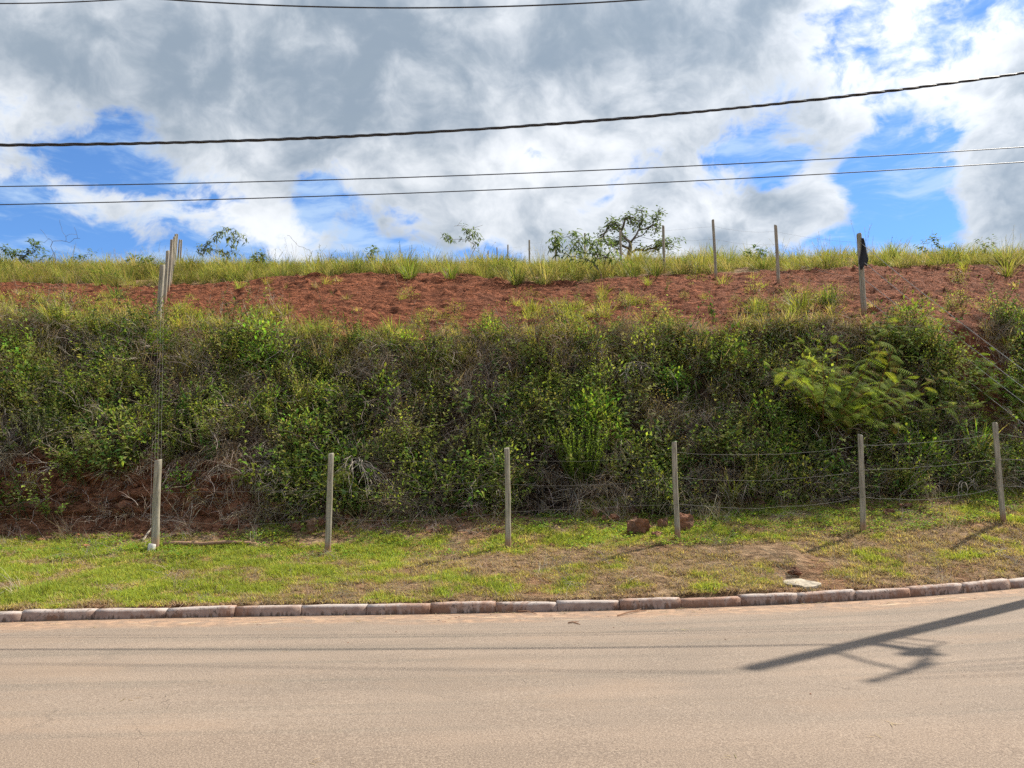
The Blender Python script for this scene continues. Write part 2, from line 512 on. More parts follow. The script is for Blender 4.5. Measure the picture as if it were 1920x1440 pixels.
def mat_kerb():
    m, nt, b, out = new_mat("whitewashed_concrete")
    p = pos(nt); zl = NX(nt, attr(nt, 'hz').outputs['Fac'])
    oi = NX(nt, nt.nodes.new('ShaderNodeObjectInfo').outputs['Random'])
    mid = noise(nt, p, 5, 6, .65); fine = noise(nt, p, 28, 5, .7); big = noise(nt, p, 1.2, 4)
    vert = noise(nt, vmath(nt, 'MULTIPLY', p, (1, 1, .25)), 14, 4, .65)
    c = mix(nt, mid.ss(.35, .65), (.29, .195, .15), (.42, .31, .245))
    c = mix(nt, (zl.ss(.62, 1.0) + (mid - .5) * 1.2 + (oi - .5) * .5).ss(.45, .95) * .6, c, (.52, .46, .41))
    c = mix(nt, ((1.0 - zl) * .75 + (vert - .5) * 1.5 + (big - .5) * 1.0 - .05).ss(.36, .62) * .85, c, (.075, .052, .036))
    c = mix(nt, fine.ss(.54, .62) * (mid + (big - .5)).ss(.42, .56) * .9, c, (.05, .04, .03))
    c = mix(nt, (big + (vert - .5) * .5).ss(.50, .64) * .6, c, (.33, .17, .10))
    nt.links.new(c, b.inputs['Base Color']); b.inputs['Roughness'].default_value = .9; b.inputs['Specular IOR Level'].default_value = .2
    bump(nt, b, mid * .5 + fine * .4, .7, .02)
    return m

def mat_wood(name, a, c2, moss=.3):
    m, nt, b, out = new_mat(name)
    tc = nt.nodes.new('ShaderNodeTexCoord'); o = tc.outputs['Object']
    rv = vmath(nt, 'ADD', vmath(nt, 'MULTIPLY', o, (1, 1, .07)), pos(nt))
    g = noise(nt, vmath(nt, 'MULTIPLY', pos(nt), (1, 1, .06)), 38, 5, .65); k = noise(nt, pos(nt), 5, 5, .6); f = noise(nt, vmath(nt, 'MULTIPLY', pos(nt), (1, 1, .25)), 30, 4, .6)
    c = mix(nt, g.ss(.3, .7), a, c2)
    c = mix(nt, k.ss(.5, .68) * moss, c, (.16, .18, .09))
    c = mix(nt, g.ss(.36, .28), c, (.04, .032, .024))
    c = mix(nt, f.ss(.64, .7) * .7, c, (.07, .055, .04))
    x, y, z = sep(nt, o)
    c = mix(nt, (z * -1.0 + .28 + (k - .5) * .25).ss(0, .22) * .75, c, (.30, .145, .07))
    nt.links.new(c, b.inputs['Base Color']); b.inputs['Roughness'].default_value = .85; b.inputs['Specular IOR Level'].default_value = .2
    bump(nt, b, g + f * .5, .8, .01)
    return m

def mat_rock():
    m, nt, b, out = new_mat("red_laterite")
    p = pos(nt)
    mid = noise(nt, p, 6, 6, .65); fine = noise(nt, p, 35, 5, .65); v = voro(nt, p, 18)
    c = mix(nt, mid.ss(.3, .7), (.13, .062, .038), (.34, .155, .085))
    c = mix(nt, fine.ss(.55, .7) * .5, c, (.34, .20, .13))
    c = mix(nt, noise(nt, p, 2.2, 3).ss(.5, .65) * .5, c, (.16, .12, .08))
    nt.links.new(c, b.inputs['Base Color']); b.inputs['Roughness'].default_value = .93; b.inputs['Specular IOR Level'].default_value = .15
    bump(nt, b, mid * .5 + fine * .5 + v * .6, 1.0, .04)
    return m

def mat_plain(name, col, rough=.6, metal=0.0, var=.25, scale=20):
    m, nt, b, out = new_mat(name)
    n = noise(nt, pos(nt), scale, 4, .6)
    c = mix(nt, n.ss(.3, .7), tuple(q * (1 - var) for q in col), tuple(min(1, q * (1 + var)) for q in col))
    nt.links.new(c, b.inputs['Base Color']); b.inputs['Roughness'].default_value = rough; b.inputs['Metallic'].default_value = metal
    bump(nt, b, n, .3, .004)
    return m

M_LAND, M_ROAD, M_KERB, M_ROCK = mat_land(), mat_road(), mat_kerb(), mat_rock()
M_GRASS = mat_foliage("grass_blades", .42, .28, .5)
M_LEAF = mat_foliage("leaves", .46, .34, .65)
M_PLANT = mat_foliage("plant_leaves", .46, .06, .7)
M_DRY = mat_foliage("dead_grass", .22, .25, .8)
M_WOOD = mat_wood("weathered_post_wood", (.20, .172, .122), (.44, .39, .295))
M_BARK = mat_wood("grey_bark", (.10, .085, .068), (.23, .20, .165), .15)
M_TWIG = mat_plain("dry_twig", (.30, .25, .19), .8)
M_WIRE = mat_plain("rusty_wire", (.13, .115, .10), .6, .0)
M_PALEWIRE = mat_plain("pale_bright_wire", (.42, .39, .34), .6, .0)
M_CABLE = mat_plain("black_cable_sheath", (.04, .038, .038), .5)
M_LINE = mat_plain("dull_line_wire", (.045, .045, .05), .5)
M_CONC = mat_plain("pale_concrete", (.36, .30, .22), .95, 0, .45, 7)
M_POLE = mat_plain("pole_concrete", (.42, .40, .37), .9, 0, .12, 6)
M_METAL = mat_plain("grey_hardware", (.25, .25, .25), .5, .6)
M_CERAMIC = mat_plain("brown_porcelain", (.10, .05, .03), .25)
M_CLOTH = mat_plain("black_rag_cloth", (.018, .02, .024), .8)
M_PIPE = mat_plain("dirty_white_plastic", (.62, .58, .52), .6, 0, .15)
M_BRICK = mat_plain("broken_red_brick", (.46, .17, .085), .9, 0, .3, 30)

# ------------------------------------------------------------------ the land sheet
def leftface(X, Y):
    ys, zs = knots(X)
    return (1 - sstep(-5.6, -4.6, X)) * (1 - sstep(ys[3] - .05, ys[3] + .1, Y)) * sstep(ys[2] - .5, ys[2] - .1, Y)
def axis(segs):
    out = []
    for a, b, s in segs: out.append(np.arange(a, b, s))
    return np.concatenate(out)

def grid_mesh(name, X, Y, Z, mat):
    ny, nx = X.shape
    V = np.stack([X, Y, Z], -1).reshape(-1, 3)
    i = np.arange(ny * nx).reshape(ny, nx)
    Q = np.stack([i[:-1, :-1], i[:-1, 1:], i[1:, 1:], i[1:, :-1]], -1).reshape(-1, 4)
    me = bpy.data.meshes.new(name)
    me.vertices.add(len(V)); me.vertices.foreach_set('co', V.astype(np.float32).ravel())
    me.loops.add(Q.size); me.loops.foreach_set('vertex_index', Q.astype(np.int32).ravel())
    me.polygons.add(len(Q)); me.polygons.foreach_set('loop_start', np.arange(0, Q.size, 4, dtype=np.int32))
    me.update(calc_edges=True); me.validate()
    me.materials.append(mat)
    me.polygons.foreach_set('use_smooth', np.ones(len(Q), dtype=bool))
    o = bpy.data.objects.new(name, me); COL.objects.link(o)
    return o, me

def build_land():
    xin = np.arange(-19, 19.01, .07)
    gr = 19 + np.cumsum(.07 * 1.16 ** np.arange(1, 46)); gr = gr[gr < 420]
    xs = np.concatenate([-gr[::-1], xin, gr])
    kd = axis([(0, 4.0, .06), (4.0, 9.0, .045), (9.0, 19, .06), (19, 26, .22)])
    far = 26 + np.cumsum(.3 * 1.13 ** np.arange(1, 50)); far = far[far < 480]
    kd = np.concatenate([kd, far])
    X, K = np.meshgrid(xs, kd)
    Y = kerb_y(X) + .16 + K
    Z = height(X, Y)
    ys, zs = knots(X)
    # broken strata and pockets in the cut face at the bank's foot
    face = sstep(ys[2] - .05, ys[2] + .12, Y) * (1 - sstep(ys[3] - .05, ys[3] + .35, Y))
    wob = fbm(X * .6, Z * .5, 2, 3)
    strata = np.sin((Z + .16 * wob) * 21) * .5 + .9 * fbm(X * .8, Z * 6, 4, 17) + .9 * fbm(X * 2.6, Z * 3.2, 3, 71)
    Yd = Y - face * .20 * strata
    Zd = Z + face * .05 * fbm(X * 3, Y * 6, 3, 77)
    Zd[0] = road_z(X[0]) - .1; Yd[0] = kerb_y(X[0]) + .145
    o, me = grid_mesh("hillside", X, Yd, Zd, M_LAND)
    verge, bank, red, ridge = masks(X, Y, ys)
    nz = fbm(X * 1.1, Y * 1.1, 3, 50)
    bare = sstep(.0, .5, red + .35 * nz * (red > .02)) * (1 - ridge * .7)
    gl = np.exp(-(((X - _g1[0]) / .8) ** 2 + ((Y - _g1[1]) / .9) ** 2))
    bare = np.clip(np.maximum(bare, gl * 1.4), 0, 1)
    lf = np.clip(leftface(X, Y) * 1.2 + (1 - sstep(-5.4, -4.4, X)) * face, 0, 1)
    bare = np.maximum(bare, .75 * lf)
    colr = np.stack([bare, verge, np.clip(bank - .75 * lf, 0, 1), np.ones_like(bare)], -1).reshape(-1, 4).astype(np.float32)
    a = me.color_attributes.new('zone', 'FLOAT_COLOR', 'POINT'); a.data.foreach_set('color', colr.ravel())
    tag(o, "red earth hillside rising from the grass verge to the ridge", "hillside", kind="structure")
build_land()

# flat ground all round, under everything
g = MB(); g.add([(-900, -900, -.35), (900, -900, -.35), (900, 900, -.35), (-900, 900, -.35)], [(0, 1, 2, 3)])
o = g.build("ground", M_LAND); tag(o, "bare earth ground stretching away beyond the road and hill", "ground", kind="structure")
za = o.data.color_attributes.new('zone', 'FLOAT_COLOR', 'POINT')
za.data.foreach_set('color', [0, 1, 0, 1] * 4)

def build_road():
    xs = np.concatenate([np.arange(-260, -16, 4.0), np.arange(-16, 16, .25), np.arange(16, 200, 4.0)])
    kd = np.concatenate([np.linspace(-.06, 1.0, 14), np.linspace(1.2, 8.2, 24)])
    X, K = np.meshgrid(xs, kd)
    Y = kerb_y(X) - K
    crown = .05 * np.sin(np.clip(K, 0, 8) / 8 * np.pi)
    Z = road_z(X) + crown * 0.6
    Z = np.where(K < 0.02, road_z(X), Z)
    o, me = grid_mesh("road", X[:, ::-1], Y[:, ::-1], Z[:, ::-1], M_ROAD)
    a = me.attributes.new('kd', 'FLOAT', 'POINT'); a.data.foreach_set('value', K[:, ::-1].astype(np.float32).ravel())
    tag(o, "dusty asphalt road with red dirt washed along the kerb", "road", kind="structure")
    # strip on the near side of the road, where the photographer stands
    kd2 = np.array([8.15, 8.3, 9.0, 12, 16]); X, K = np.meshgrid(xs, kd2)
    Y = kerb_y(X) - K; Z = road_z(X) + np.array([-.02, .11, .12, .13, -.1])[:, None]
    o, me = grid_mesh("near_pavement", X[:, ::-1], Y[:, ::-1], Z[:, ::-1], M_LAND)
    a = me.color_attributes.new('zone', 'FLOAT_COLOR', 'POINT')
    a.data.foreach_set('color', np.tile([0, 1, 0, 1], X.size).astype(np.float32))
    tag(o, "earth footway on the near side of the road", "footway", kind="structure")
build_road()

# ------------------------------------------------------------------ kerb of separate stones
def build_kerb():
    root = empty("kerb", (0, float(kerb_y(0)), 0))
    tag(root, "kerb of whitewashed stained concrete blocks along the far side of the road", "kerb", kind="structure")
    prof = [(0.0, -.06), (.006, .05), (.014, .098), (.026, .122), (.048, .130), (.085, .133), (.128, .130), (.145, .118), (.150, -.06)]   # depth, height
    x = -15.2; i = 0
    rs = random.Random(5)
    while x < 17:
        L = rs.uniform(.80, .88)
        x2 = x + L
        y1, y2 = float(kerb_y(x)), float(kerb_y(x2))
        n = 7
        mb = MB(); vs = []; hz = []
        ds = rs.uniform(-.010, .014); dz = rs.uniform(-.018, .008); tip = rs.uniform(-.010, .010)
        gap = rs.uniform(.001, .004)
        for k in range(n):
            t = k / (n - 1); tt = (gap + t * (L - 2 * gap)) / L
            e = 1 if 0 < k < n - 1 else 0
            px, py = x + tt * (x2 - x), y1 + tt * (y2 - y1)
            dx, dy = -(y2 - y1) / L, (x2 - x) / L
            for (dd, h) in prof:
                sh = 1.0 if e else .975
                q = dd + ds + (0 if e else (.003 if dd < .07 else -.003)) + rs.uniform(-.0035, .0035)
                hh = (h * sh if h > 0 else h) + (dz + tip * (t - .5) * 2) * (h > .04) + rs.uniform(-.004, .004)
                vs.append((px + dx * q, py + dy * q, float(road_z(px)) + hh)); hz.append(max(0, min(1, h / .13)))
        m = len(prof); fs = []
        for k in range(n - 1):
            for j in range(m - 1):
                fs.append((k * m + j, (k + 1) * m + j, (k + 1) * m + j + 1, k * m + j + 1))
        fs.append(tuple(range(m))); fs.append(tuple((n - 1) * m + j for j in range(m))[::-1])
        c = np.array([x, y1, 0.0])
        mb.add([np.array(q) - np.array(root.location) for q in vs], fs)
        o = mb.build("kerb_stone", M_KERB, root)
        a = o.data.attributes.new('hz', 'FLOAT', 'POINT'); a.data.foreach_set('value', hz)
        for pl in o.data.polygons: pl.use_smooth = len(pl.vertices) == 4
        x = x2; i += 1
build_kerb()

# ------------------------------------------------------------------ plants: shapes
def rnd(a, b): return random.uniform(a, b)
def lerp3(a, b, t): return tuple(a[i] + (b[i] - a[i]) * t for i in range(3))
def jit(c, k=.2):
    s = rnd(1 - k, 1 + k); return (c[0] * s * rnd(.93, 1.07), c[1] * s, c[2] * s * rnd(.9, 1.1))

GREEN = (.155, .230, .043); LIME = (.275, .335, .056); YEL = (.38, .35, .085); STRAW = (.40, .32, .185); DARKG = (.055, .105, .026)
GREYDRY = (.36, .305, .245); BRNDRY = (.30, .215, .15); LAWN = (.385, .40, .078); LAWNY = (.55, .48, .155); REDT = (.30, .12, .05)
BRIGHT = (.18, .35, .045); OLIVE = (.25, .26, .09)

def blade(mb, base, az, L, W, lean, curve, col, n=3, power=1.0):
    base = np.asarray(base, float)
    h = np.array([math.cos(az), math.sin(az), 0]); side = np.array([-math.sin(az), math.cos(az), 0])
    p = base.copy(); pts = [p.copy()]; a = lean
    for i in range(n):
        a2 = lean + curve * ((i + .7) / n) ** power
        p = p + (L / n) * (h * math.sin(a2) + np.array([0, 0, math.cos(a2)])); pts.append(p.copy())
    ws = [W * .75] + [W * (1 - (i / n) ** 2 * .8) for i in range(1, n)] + [0]
    mb.ribbon(pts, side, ws, col)

def proto_lawn(kind):
    mb = MB()
    for i in range(16):
        if kind == 0: c = jit(lerp3(LAWN, LAWNY, rnd(0, 1)), .25); L = rnd(.02, .06)
        elif kind == 1: c = jit(lerp3(LAWN, BRIGHT, rnd(0, .55)), .25); L = rnd(.035, .10)
        elif kind == 2: c = jit(lerp3(STRAW, LAWNY, rnd(0, .5)), .25); L = rnd(.03, .08)
        else: c = jit(lerp3(STRAW, BRNDRY, rnd(0, 1)), .25); L = rnd(.04, .11)
        dry = kind >= 2
        blade(mb, (rnd(-.06, .06), rnd(-.06, .06), -.01), rnd(0, 6.28), L, rnd(.005, .010), rnd(.3, 1.3) if dry else rnd(.1, .8), rnd(.2, .9), c, 2)
    return mb

def proto_tussock(h, n, cols, spread=.10, W=.013, lean=(.05, .55), curve=(.4, 1.5)):
    mb = MB()
    for i in range(n):
        r = spread * math.sqrt(rnd(0, 1)); a = rnd(0, 6.28)
        az = a + rnd(-.8, .8)
        c = random.choice(cols)
        blade(mb, (r * math.cos(a), r * math.sin(a), -.04), az, h * rnd(.45, 1.0), W * rnd(.6, 1.3), rnd(*lean), rnd(*curve), jit(c, .25), 4, 1.3)
    return mb

def proto_thatch(n, hang=1.0):
    """a mat of dead grass combed down the slope (local -Y is downhill)"""
    mb = MB()
    for i in range(n):
        az = -math.pi / 2 + random.gauss(0, .75)
        c = jit(random.choice([STRAW, GREYDRY, GREYDRY, BRNDRY, BRNDRY]), .3)
        blade(mb, (rnd(-.28, .28), rnd(-.15, .25), rnd(-.05, .12)), az, rnd(.3, .85), rnd(.004, .009), rnd(.2, 1.4), rnd(.9, 2.2) * hang, c, 4)
    return mb

def stem_path(base, az, L, lean, curve, n=5, wob=.0):
    p = np.asarray(base, float).copy(); pts = [p.copy()]
    h = np.array([math.cos(az), math.sin(az), 0])
    for i in range(n):
        a = lean + curve * (i + .5) / n
        d = h * math.sin(a) + np.array([0, 0, math.cos(a)]) + np.array([rnd(-wob, wob), rnd(-wob, wob), rnd(-wob, wob)])
        p = p + d / np.linalg.norm(d) * L / n; pts.append(p.copy())
    return pts

def along(pts, t):
    k = t * (len(pts) - 1); i = min(int(k), len(pts) - 2); f = k - i
    return pts[i] * (1 - f) + pts[i + 1] * f, (pts[i + 1] - pts[i])

def proto_weed(h, stems, leafL, leafW, cols, nleaf, droop=.4, stemcol=(.16, .15, .07), lean=(.05, .6), curve=(-.1, .7), start=.15, pitch=(.5, 1.2)):
    mb = MB()
    for s in range(stems):
        pts = stem_path((rnd(-.08, .08), rnd(-.08, .08), -.04), rnd(0, 6.28), h * rnd(.6, 1.0), rnd(*lean), rnd(*curve), 5, .12)
        mb.tube(pts, [.006, .005, .0045, .004, .003, .002], 3, jit(stemcol, .2), cap=False)
        ph = rnd(0, 6)
        for i in range(nleaf):
            t = start + (1 - start) * (i + rnd(.2, .8)) / nleaf
            p, d = along(pts, t); ph += 2.4
            d = d / np.linalg.norm(d)
            out = np.array([math.cos(ph), math.sin(ph), 0]); pt = rnd(*pitch)
            dirv = out * math.sin(pt) + d * math.cos(pt)
            sz = rnd(.65, 1.1) * (1.0 - .35 * t)
            mb.leaf(p, dirv, np.array([0, 0, 1.0]) + .3 * d, leafL * sz, leafW * sz, droop * rnd(.3, 1.6), jit(random.choice(cols), .25))
    return mb

def proto_dome(r, h, n, L, W, cols, dead=0, lump=.35):
    """a low bush: leaves on an uneven shell, stems inside"""
    mb = MB(); o1 = rnd(0, 50)
    for i in range(9):
        a = rnd(0, 6.28); e = rnd(.3, 1.4)
        t = np.array([r * math.cos(a) * math.cos(e), r * math.sin(a) * math.cos(e), h * math.sin(e)]) * rnd(.7, 1.0)
        mb.tube([np.array([0, 0, -.05]), t * .5 + np.array([rnd(-.05, .05), rnd(-.05, .05), .05]), t], [.007, .005, .003], 3, jit((.2, .15, .09), .3), cap=False)
    for i in range(n):
        a = rnd(0, 6.28); e = math.asin(rnd(-.05, 1.0))
        d = np.array([math.cos(a) * math.cos(e), math.sin(a) * math.cos(e), math.sin(e)])
        k = (1 + lump * 1.6 * float(perlin(a * 1.3 + o1, e * 2.6 + o1))) * (1 - .45 * rnd(0, 1) ** 2.5)
        p = d * np.array([r, r, h]) * k
        dv = d + np.array([rnd(-.8, .8), rnd(-.8, .8), rnd(-.5, .7)])
        mb.leaf(p, dv, np.array([0, 0, 1.0]) + .4 * d, L * rnd(.6, 1.2), W * rnd(.7, 1.2), rnd(0, .6), jit(random.choice(cols), .28))
    for i in range(dead):
        a = rnd(0, 6.28); blade(mb, (rnd(-r, r) * .6, rnd(-r, r) * .6, h * .3), a, rnd(.2, .45), .007, rnd(.1, 1.0), rnd(.2, 1.4), jit(random.choice([STRAW, GREYDRY]), .2), 3)
    return mb

def proto_spike_bush(h, stems, cols):
    """many upright wands, close-set with narrow small leaves"""
    mb = MB()
    for s in range(stems):
        r = .22 * math.sqrt(rnd(0, 1)); a = rnd(0, 6.28)
        pts = stem_path((r * math.cos(a), r * math.sin(a), -.04), a, h * rnd(.55, 1.0), rnd(.0, .5), rnd(-.3, .1), 5, .05)
        mb.tube(pts, [.006, .005, .0045, .004, .003, .002], 3, (.12, .13, .05), cap=False)
        n = int(46 * h)
        for i in range(n):
            t = .1 + .9 * (i + rnd(0, 1)) / n
            p, d = along(pts, t); ph = rnd(0, 6.28); d = d / np.linalg.norm(d)
            out = np.array([math.cos(ph), math.sin(ph), 0]); pt = rnd(.5, 1.0)
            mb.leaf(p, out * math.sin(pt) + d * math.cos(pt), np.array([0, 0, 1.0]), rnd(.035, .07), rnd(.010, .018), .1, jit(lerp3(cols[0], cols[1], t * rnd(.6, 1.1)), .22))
    return mb

def frond(mb, p, d, L, col, npin=11, W=.07, tipcol=None):
    """feather leaf: a curved midrib with paired narrow leaflets"""
    p = np.asarray(p, float); d = d / np.linalg.norm(d)
    s = np.cross(d, np.array([0, 0, 1.0])); s = s / (np.linalg.norm(s) + 1e-9)
    s = s + np.array([0, 0, rnd(-.8, .8)]); s = s / np.linalg.norm(s); sagk = rnd(.03, .14)
    q = p.copy(); dd = d.copy()
    for i in range(npin):
        t = (i + .5) / npin
        dd = dd + np.array([rnd(-.03, .03), rnd(-.03, .03), -sagk]); dd = dd / np.linalg.norm(dd)
        q2 = q + dd * L / npin
        w = W * (math.sin(math.pi * min(1, .12 + t * .9)) ** .7)
        c = col if tipcol is None else lerp3(col, tipcol, t)
        for sg in (-1, 1):
            dirv = s * sg * .9 + dd * .45 - np.array([0, 0, .12])
            dirv = dirv / np.linalg.norm(dirv)
            a = q; b = q + dirv * w
            side = dd * (L / npin * .42)
            mb.add([a - side * .5, a + side * .5, b + side * .2, b - side * .2], [(0, 1, 2, 3)], jit(c, .15))
        q = q2

def proto_frond_bush(h, stems, per, cols, L=(.2, .34)):
    mb = MB()
    for sidx in range(stems):
        pts = stem_path((rnd(-.12, .12), rnd(-.12, .12), -.04), rnd(0, 6.28), h * rnd(.6, 1.05), rnd(.1, .7), rnd(.0, .6), 5, .1)
        mb.tube(pts, [.009, .008, .007, .006, .004, .003], 3, (.20, .14, .07), cap=False)
        ph = rnd(0, 6)
        for i in range(per):
            t = .25 + .75 * (i + .5) / per
            p, d = along(pts, t); ph += 2.2
            dirv = np.array([math.cos(ph), math.sin(ph), rnd(-.05, .55)])
            frond(mb, p, dirv, rnd(*L), jit(random.choice(cols), .2), 10, rnd(.05, .08), tipcol=(.22, .15, .05) if rnd(0, 1) < .12 else None)
    return mb

def proto_twigs(n, L=.6, col=GREYDRY):
    mb = MB()
    def br(p, d, L, r, k):
        pts = [p]; q = p.copy(); dd = d.copy()
        for i in range(4):
            dd = dd + np.array([rnd(-.35, .35), rnd(-.35, .35), rnd(-.3, .2)]); dd /= np.linalg.norm(dd)
            q = q + dd * L / 4; pts.append(q.copy())
        mb.tube(pts, [r, r * .85, r * .7, r * .55, r * .3], 3, jit(col, .3), cap=False)
        if k > 0:
            for j in range(random.choice([1, 2, 2, 3])):
                pp, pd = along(pts, rnd(.3, .95)); nd = pd / np.linalg.norm(pd) + np.array([rnd(-.9, .9), rnd(-.9, .9), rnd(-.5, .7)])
                br(pp, nd / np.linalg.norm(nd), L * rnd(.45, .75), r * .6, k - 1)
    for i in range(n):
        d = np.array([rnd(-.8, .8), rnd(-1.0, .2), rnd(.1, 1.0)])
        br(np.array([rnd(-.1, .1), rnd(-.1, .1), 0.0]), d / np.linalg.norm(d), L * rnd(.6, 1.1), rnd(.004, .008), 2)
    return mb

def proto_stalks(h, n):
    """seed-bearing grass stalks, hair thin"""
    mb = MB()
    for i in range(n):
        c = jit(random.choice([STRAW, YEL, OLIVE]), .2)
        pts = stem_path((rnd(-.15, .15), rnd(-.15, .15), 0), rnd(0, 6.28), h * rnd(.6, 1.0), rnd(.0, .3), rnd(.1, .6), 4, .05)
        mb.tube(pts, [.004, .0035, .003, .0025, .002], 3, c, cap=False)
        for j in range(9):
            p, d = along(pts, rnd(.72, 1.0)); a = rnd(0, 6.28)
            blade(mb, p, a, rnd(.05, .12), .005, rnd(.2, 1.0), rnd(.2, 1.2), c, 2)
    return mb

def proto_groundleaf():
    mb = MB()
    for i in range(14):
        a = rnd(0, 6.28); r = rnd(0, .12)
        mb.leaf(np.array([r * math.cos(a), r * math.sin(a), rnd(.01, .06)]), np.array([math.cos(a + rnd(-1, 1)), math.sin(a + rnd(-1, 1)), rnd(.1, .8)]), np.array([0, 0, 1.0]),
                rnd(.03, .07), rnd(.015, .032), .3, jit(random.choice([LAWN, LIME, BRIGHT, GREEN]), .25))
    return mb

def rock_mesh(mb, sx, sy, sz, seed, sub=2, rough=.28, flat=.0):
    import bmesh
    bm = bmesh.new(); bmesh.ops.create_icosphere(bm, subdivisions=sub, radius=1.0)
    rr = np.random.default_rng(seed); off = rr.uniform(0, 50)
    planes = [(rr.normal(size=3), rr.uniform(.45, .82)) for _ in range(12)]
    vs = []
    for v in bm.verts:
        p = np.array(v.co)
        for nrm, dd in planes:
            n = nrm / np.linalg.norm(nrm); q = p.dot(n)
            if q > dd: p = p - n * (q - dd) * .85
        f = 1 + rough * float(perlin(p[0] * 1.7 + off, p[1] * 1.7 + p[2] * 1.3 + off)) + rough * .5 * float(perlin(p[0] * 4 + off, p[2] * 4 + p[1] * 3.1 + off))
        p = p * f; vs.append((p[0] * sx, p[1] * sy, p[2] * sz))
    mb.add(vs, [tuple(q.index for q in fc.verts) for fc in bm.faces]); bm.free()
    return mb

# ------------------------------------------------------------------ scattering of uncountable cover
_protos = {}
def proto_collection(key, list_mb, mat):
    c = bpy.data.collections.new(key)
    for i, mb in enumerate(list_mb):
        me = mb.mesh("%s_%02d" % (key, i), mat)
        o = bpy.data.objects.new("%s_%02d" % (key, i), me); c.objects.link(o)
    return c

def euler_from(tilt, lat, spin):
    """R = Ry(lat) Rx(tilt) Rz(spin) as XYZ eulers"""
    ct, st, cs, ss, cl, sl = np.cos(tilt), np.sin(tilt), np.cos(spin), np.sin(spin), np.cos(lat), np.sin(lat)
    z0 = np.zeros_like(tilt); o1 = np.ones_like(tilt)
    def mat(rows): return np.stack([np.stack(r, -1) for r in rows], -2)
    Rx = mat([[o1, z0, z0], [z0, ct, -st], [z0, st, ct]]); Rz = mat([[cs, -ss, z0], [ss, cs, z0], [z0, z0, o1]]); Ry = mat([[cl, z0, sl], [z0, o1, z0], [-sl, z0, cl]])
    M = Ry @ Rx @ Rz
    return np.stack([np.arctan2(M[:, 2, 1], M[:, 2, 2]), -np.arcsin(np.clip(M[:, 2, 0], -1, 1)), np.arctan2(M[:, 1, 0], M[:, 0, 0])], -1)

def scatter(name, coll, P, rot, scl, idx, label, cat):
    me = bpy.data.meshes.new(name); me.vertices.add(len(P)); me.vertices.foreach_set('co', P.astype(np.float32).ravel())
    a = me.attributes.new('rot', 'FLOAT_VECTOR', 'POINT'); a.data.foreach_set('vector', rot.astype(np.float32).ravel())
    a = me.attributes.new('scl', 'FLOAT', 'POINT'); a.data.foreach_set('value', scl.astype(np.float32))
    a = me.attributes.new('idx', 'INT', 'POINT'); a.data.foreach_set('value', idx.astype(np.int32))
    me.update()
    o = bpy.data.objects.new(name, me); COL.objects.link(o)
    ng = bpy.data.node_groups.new(name + "_cover", 'GeometryNodeTree')
    ng.interface.new_socket("Geometry", in_out='INPUT', socket_type='NodeSocketGeometry')
    ng.interface.new_socket("Geometry", in_out='OUTPUT', socket_type='NodeSocketGeometry')
    N = ng.nodes; L = ng.links
    gi = N.new('NodeGroupInput'); go = N.new('NodeGroupOutput')
    iop = N.new('GeometryNodeInstanceOnPoints'); ci = N.new('GeometryNodeCollectionInfo')
    ci.inputs['Collection'].default_value = coll; ci.inputs['Separate Children'].default_value = True; ci.inputs['Reset Children'].default_value = True
    def na(nm, ty):
        q = N.new('GeometryNodeInputNamedAttribute'); q.data_type = ty; q.inputs[0].default_value = nm
        return [s for s in q.outputs if s.enabled][0]
    e2r = N.new('FunctionNodeEulerToRotation')
    L.new(gi.outputs[0], iop.inputs['Points']); L.new(ci.outputs[0], iop.inputs['Instance'])
    iop.inputs['Pick Instance'].default_value = True
    L.new(na('idx', 'INT'), iop.inputs['Instance Index'])
    L.new(na('rot', 'FLOAT_VECTOR'), e2r.inputs[0]); L.new(e2r.outputs[0], iop.inputs['Rotation'])
    L.new(na('scl', 'FLOAT'), iop.inputs['Scale'])
    L.new(iop.outputs[0], go.inputs[0])
    md = o.modifiers.new("cover", 'NODES'); md.node_group = ng
    tag(o, label, cat, kind="stuff")
    return o

def spread(n, k0, k1, margin=4.0, tmin=0.0, tmax=1.0):
    """n random points between two knot lines of the land, within the view plus a margin"""
    Y0 = 13.0 if k0 < 2 else (16 if k0 < 4 else (22 if k0 < 5 else 30))
    xs = []; ysl = []
    W = .72 * ({0: 13, 1: 14, 2: 15.5, 3: 18, 4: 26, 5: 33, 6: 60}[k1 if k1 in (1, 2, 3, 4, 5, 6) else 6]) + margin
    X = RNG.uniform(-W, W, n)
    ys, zs = knots(X)
    t = RNG.uniform(tmin, tmax, n)
    Y = ys[k0] + t * (ys[k1] - ys[k0])
    keep = np.abs(X) < .70 * Y + margin
    return X[keep], Y[keep]

def gully(X, Y):
    return np.exp(-(((X - _g1[0]) / .65) ** 2 + ((Y - _g1[1] + .1) / .85) ** 2)) + np.exp(-(((X - _g2[0]) / .45) ** 2 + ((Y - _g2[1]) / .4) ** 2))
def pitmask(X, Y):
    return sum(np.exp(-(((X - q[0]) / q[2]) ** 2 + ((Y - q[1]) / (q[2] * .7)) ** 2)) for q in PIT[:2])

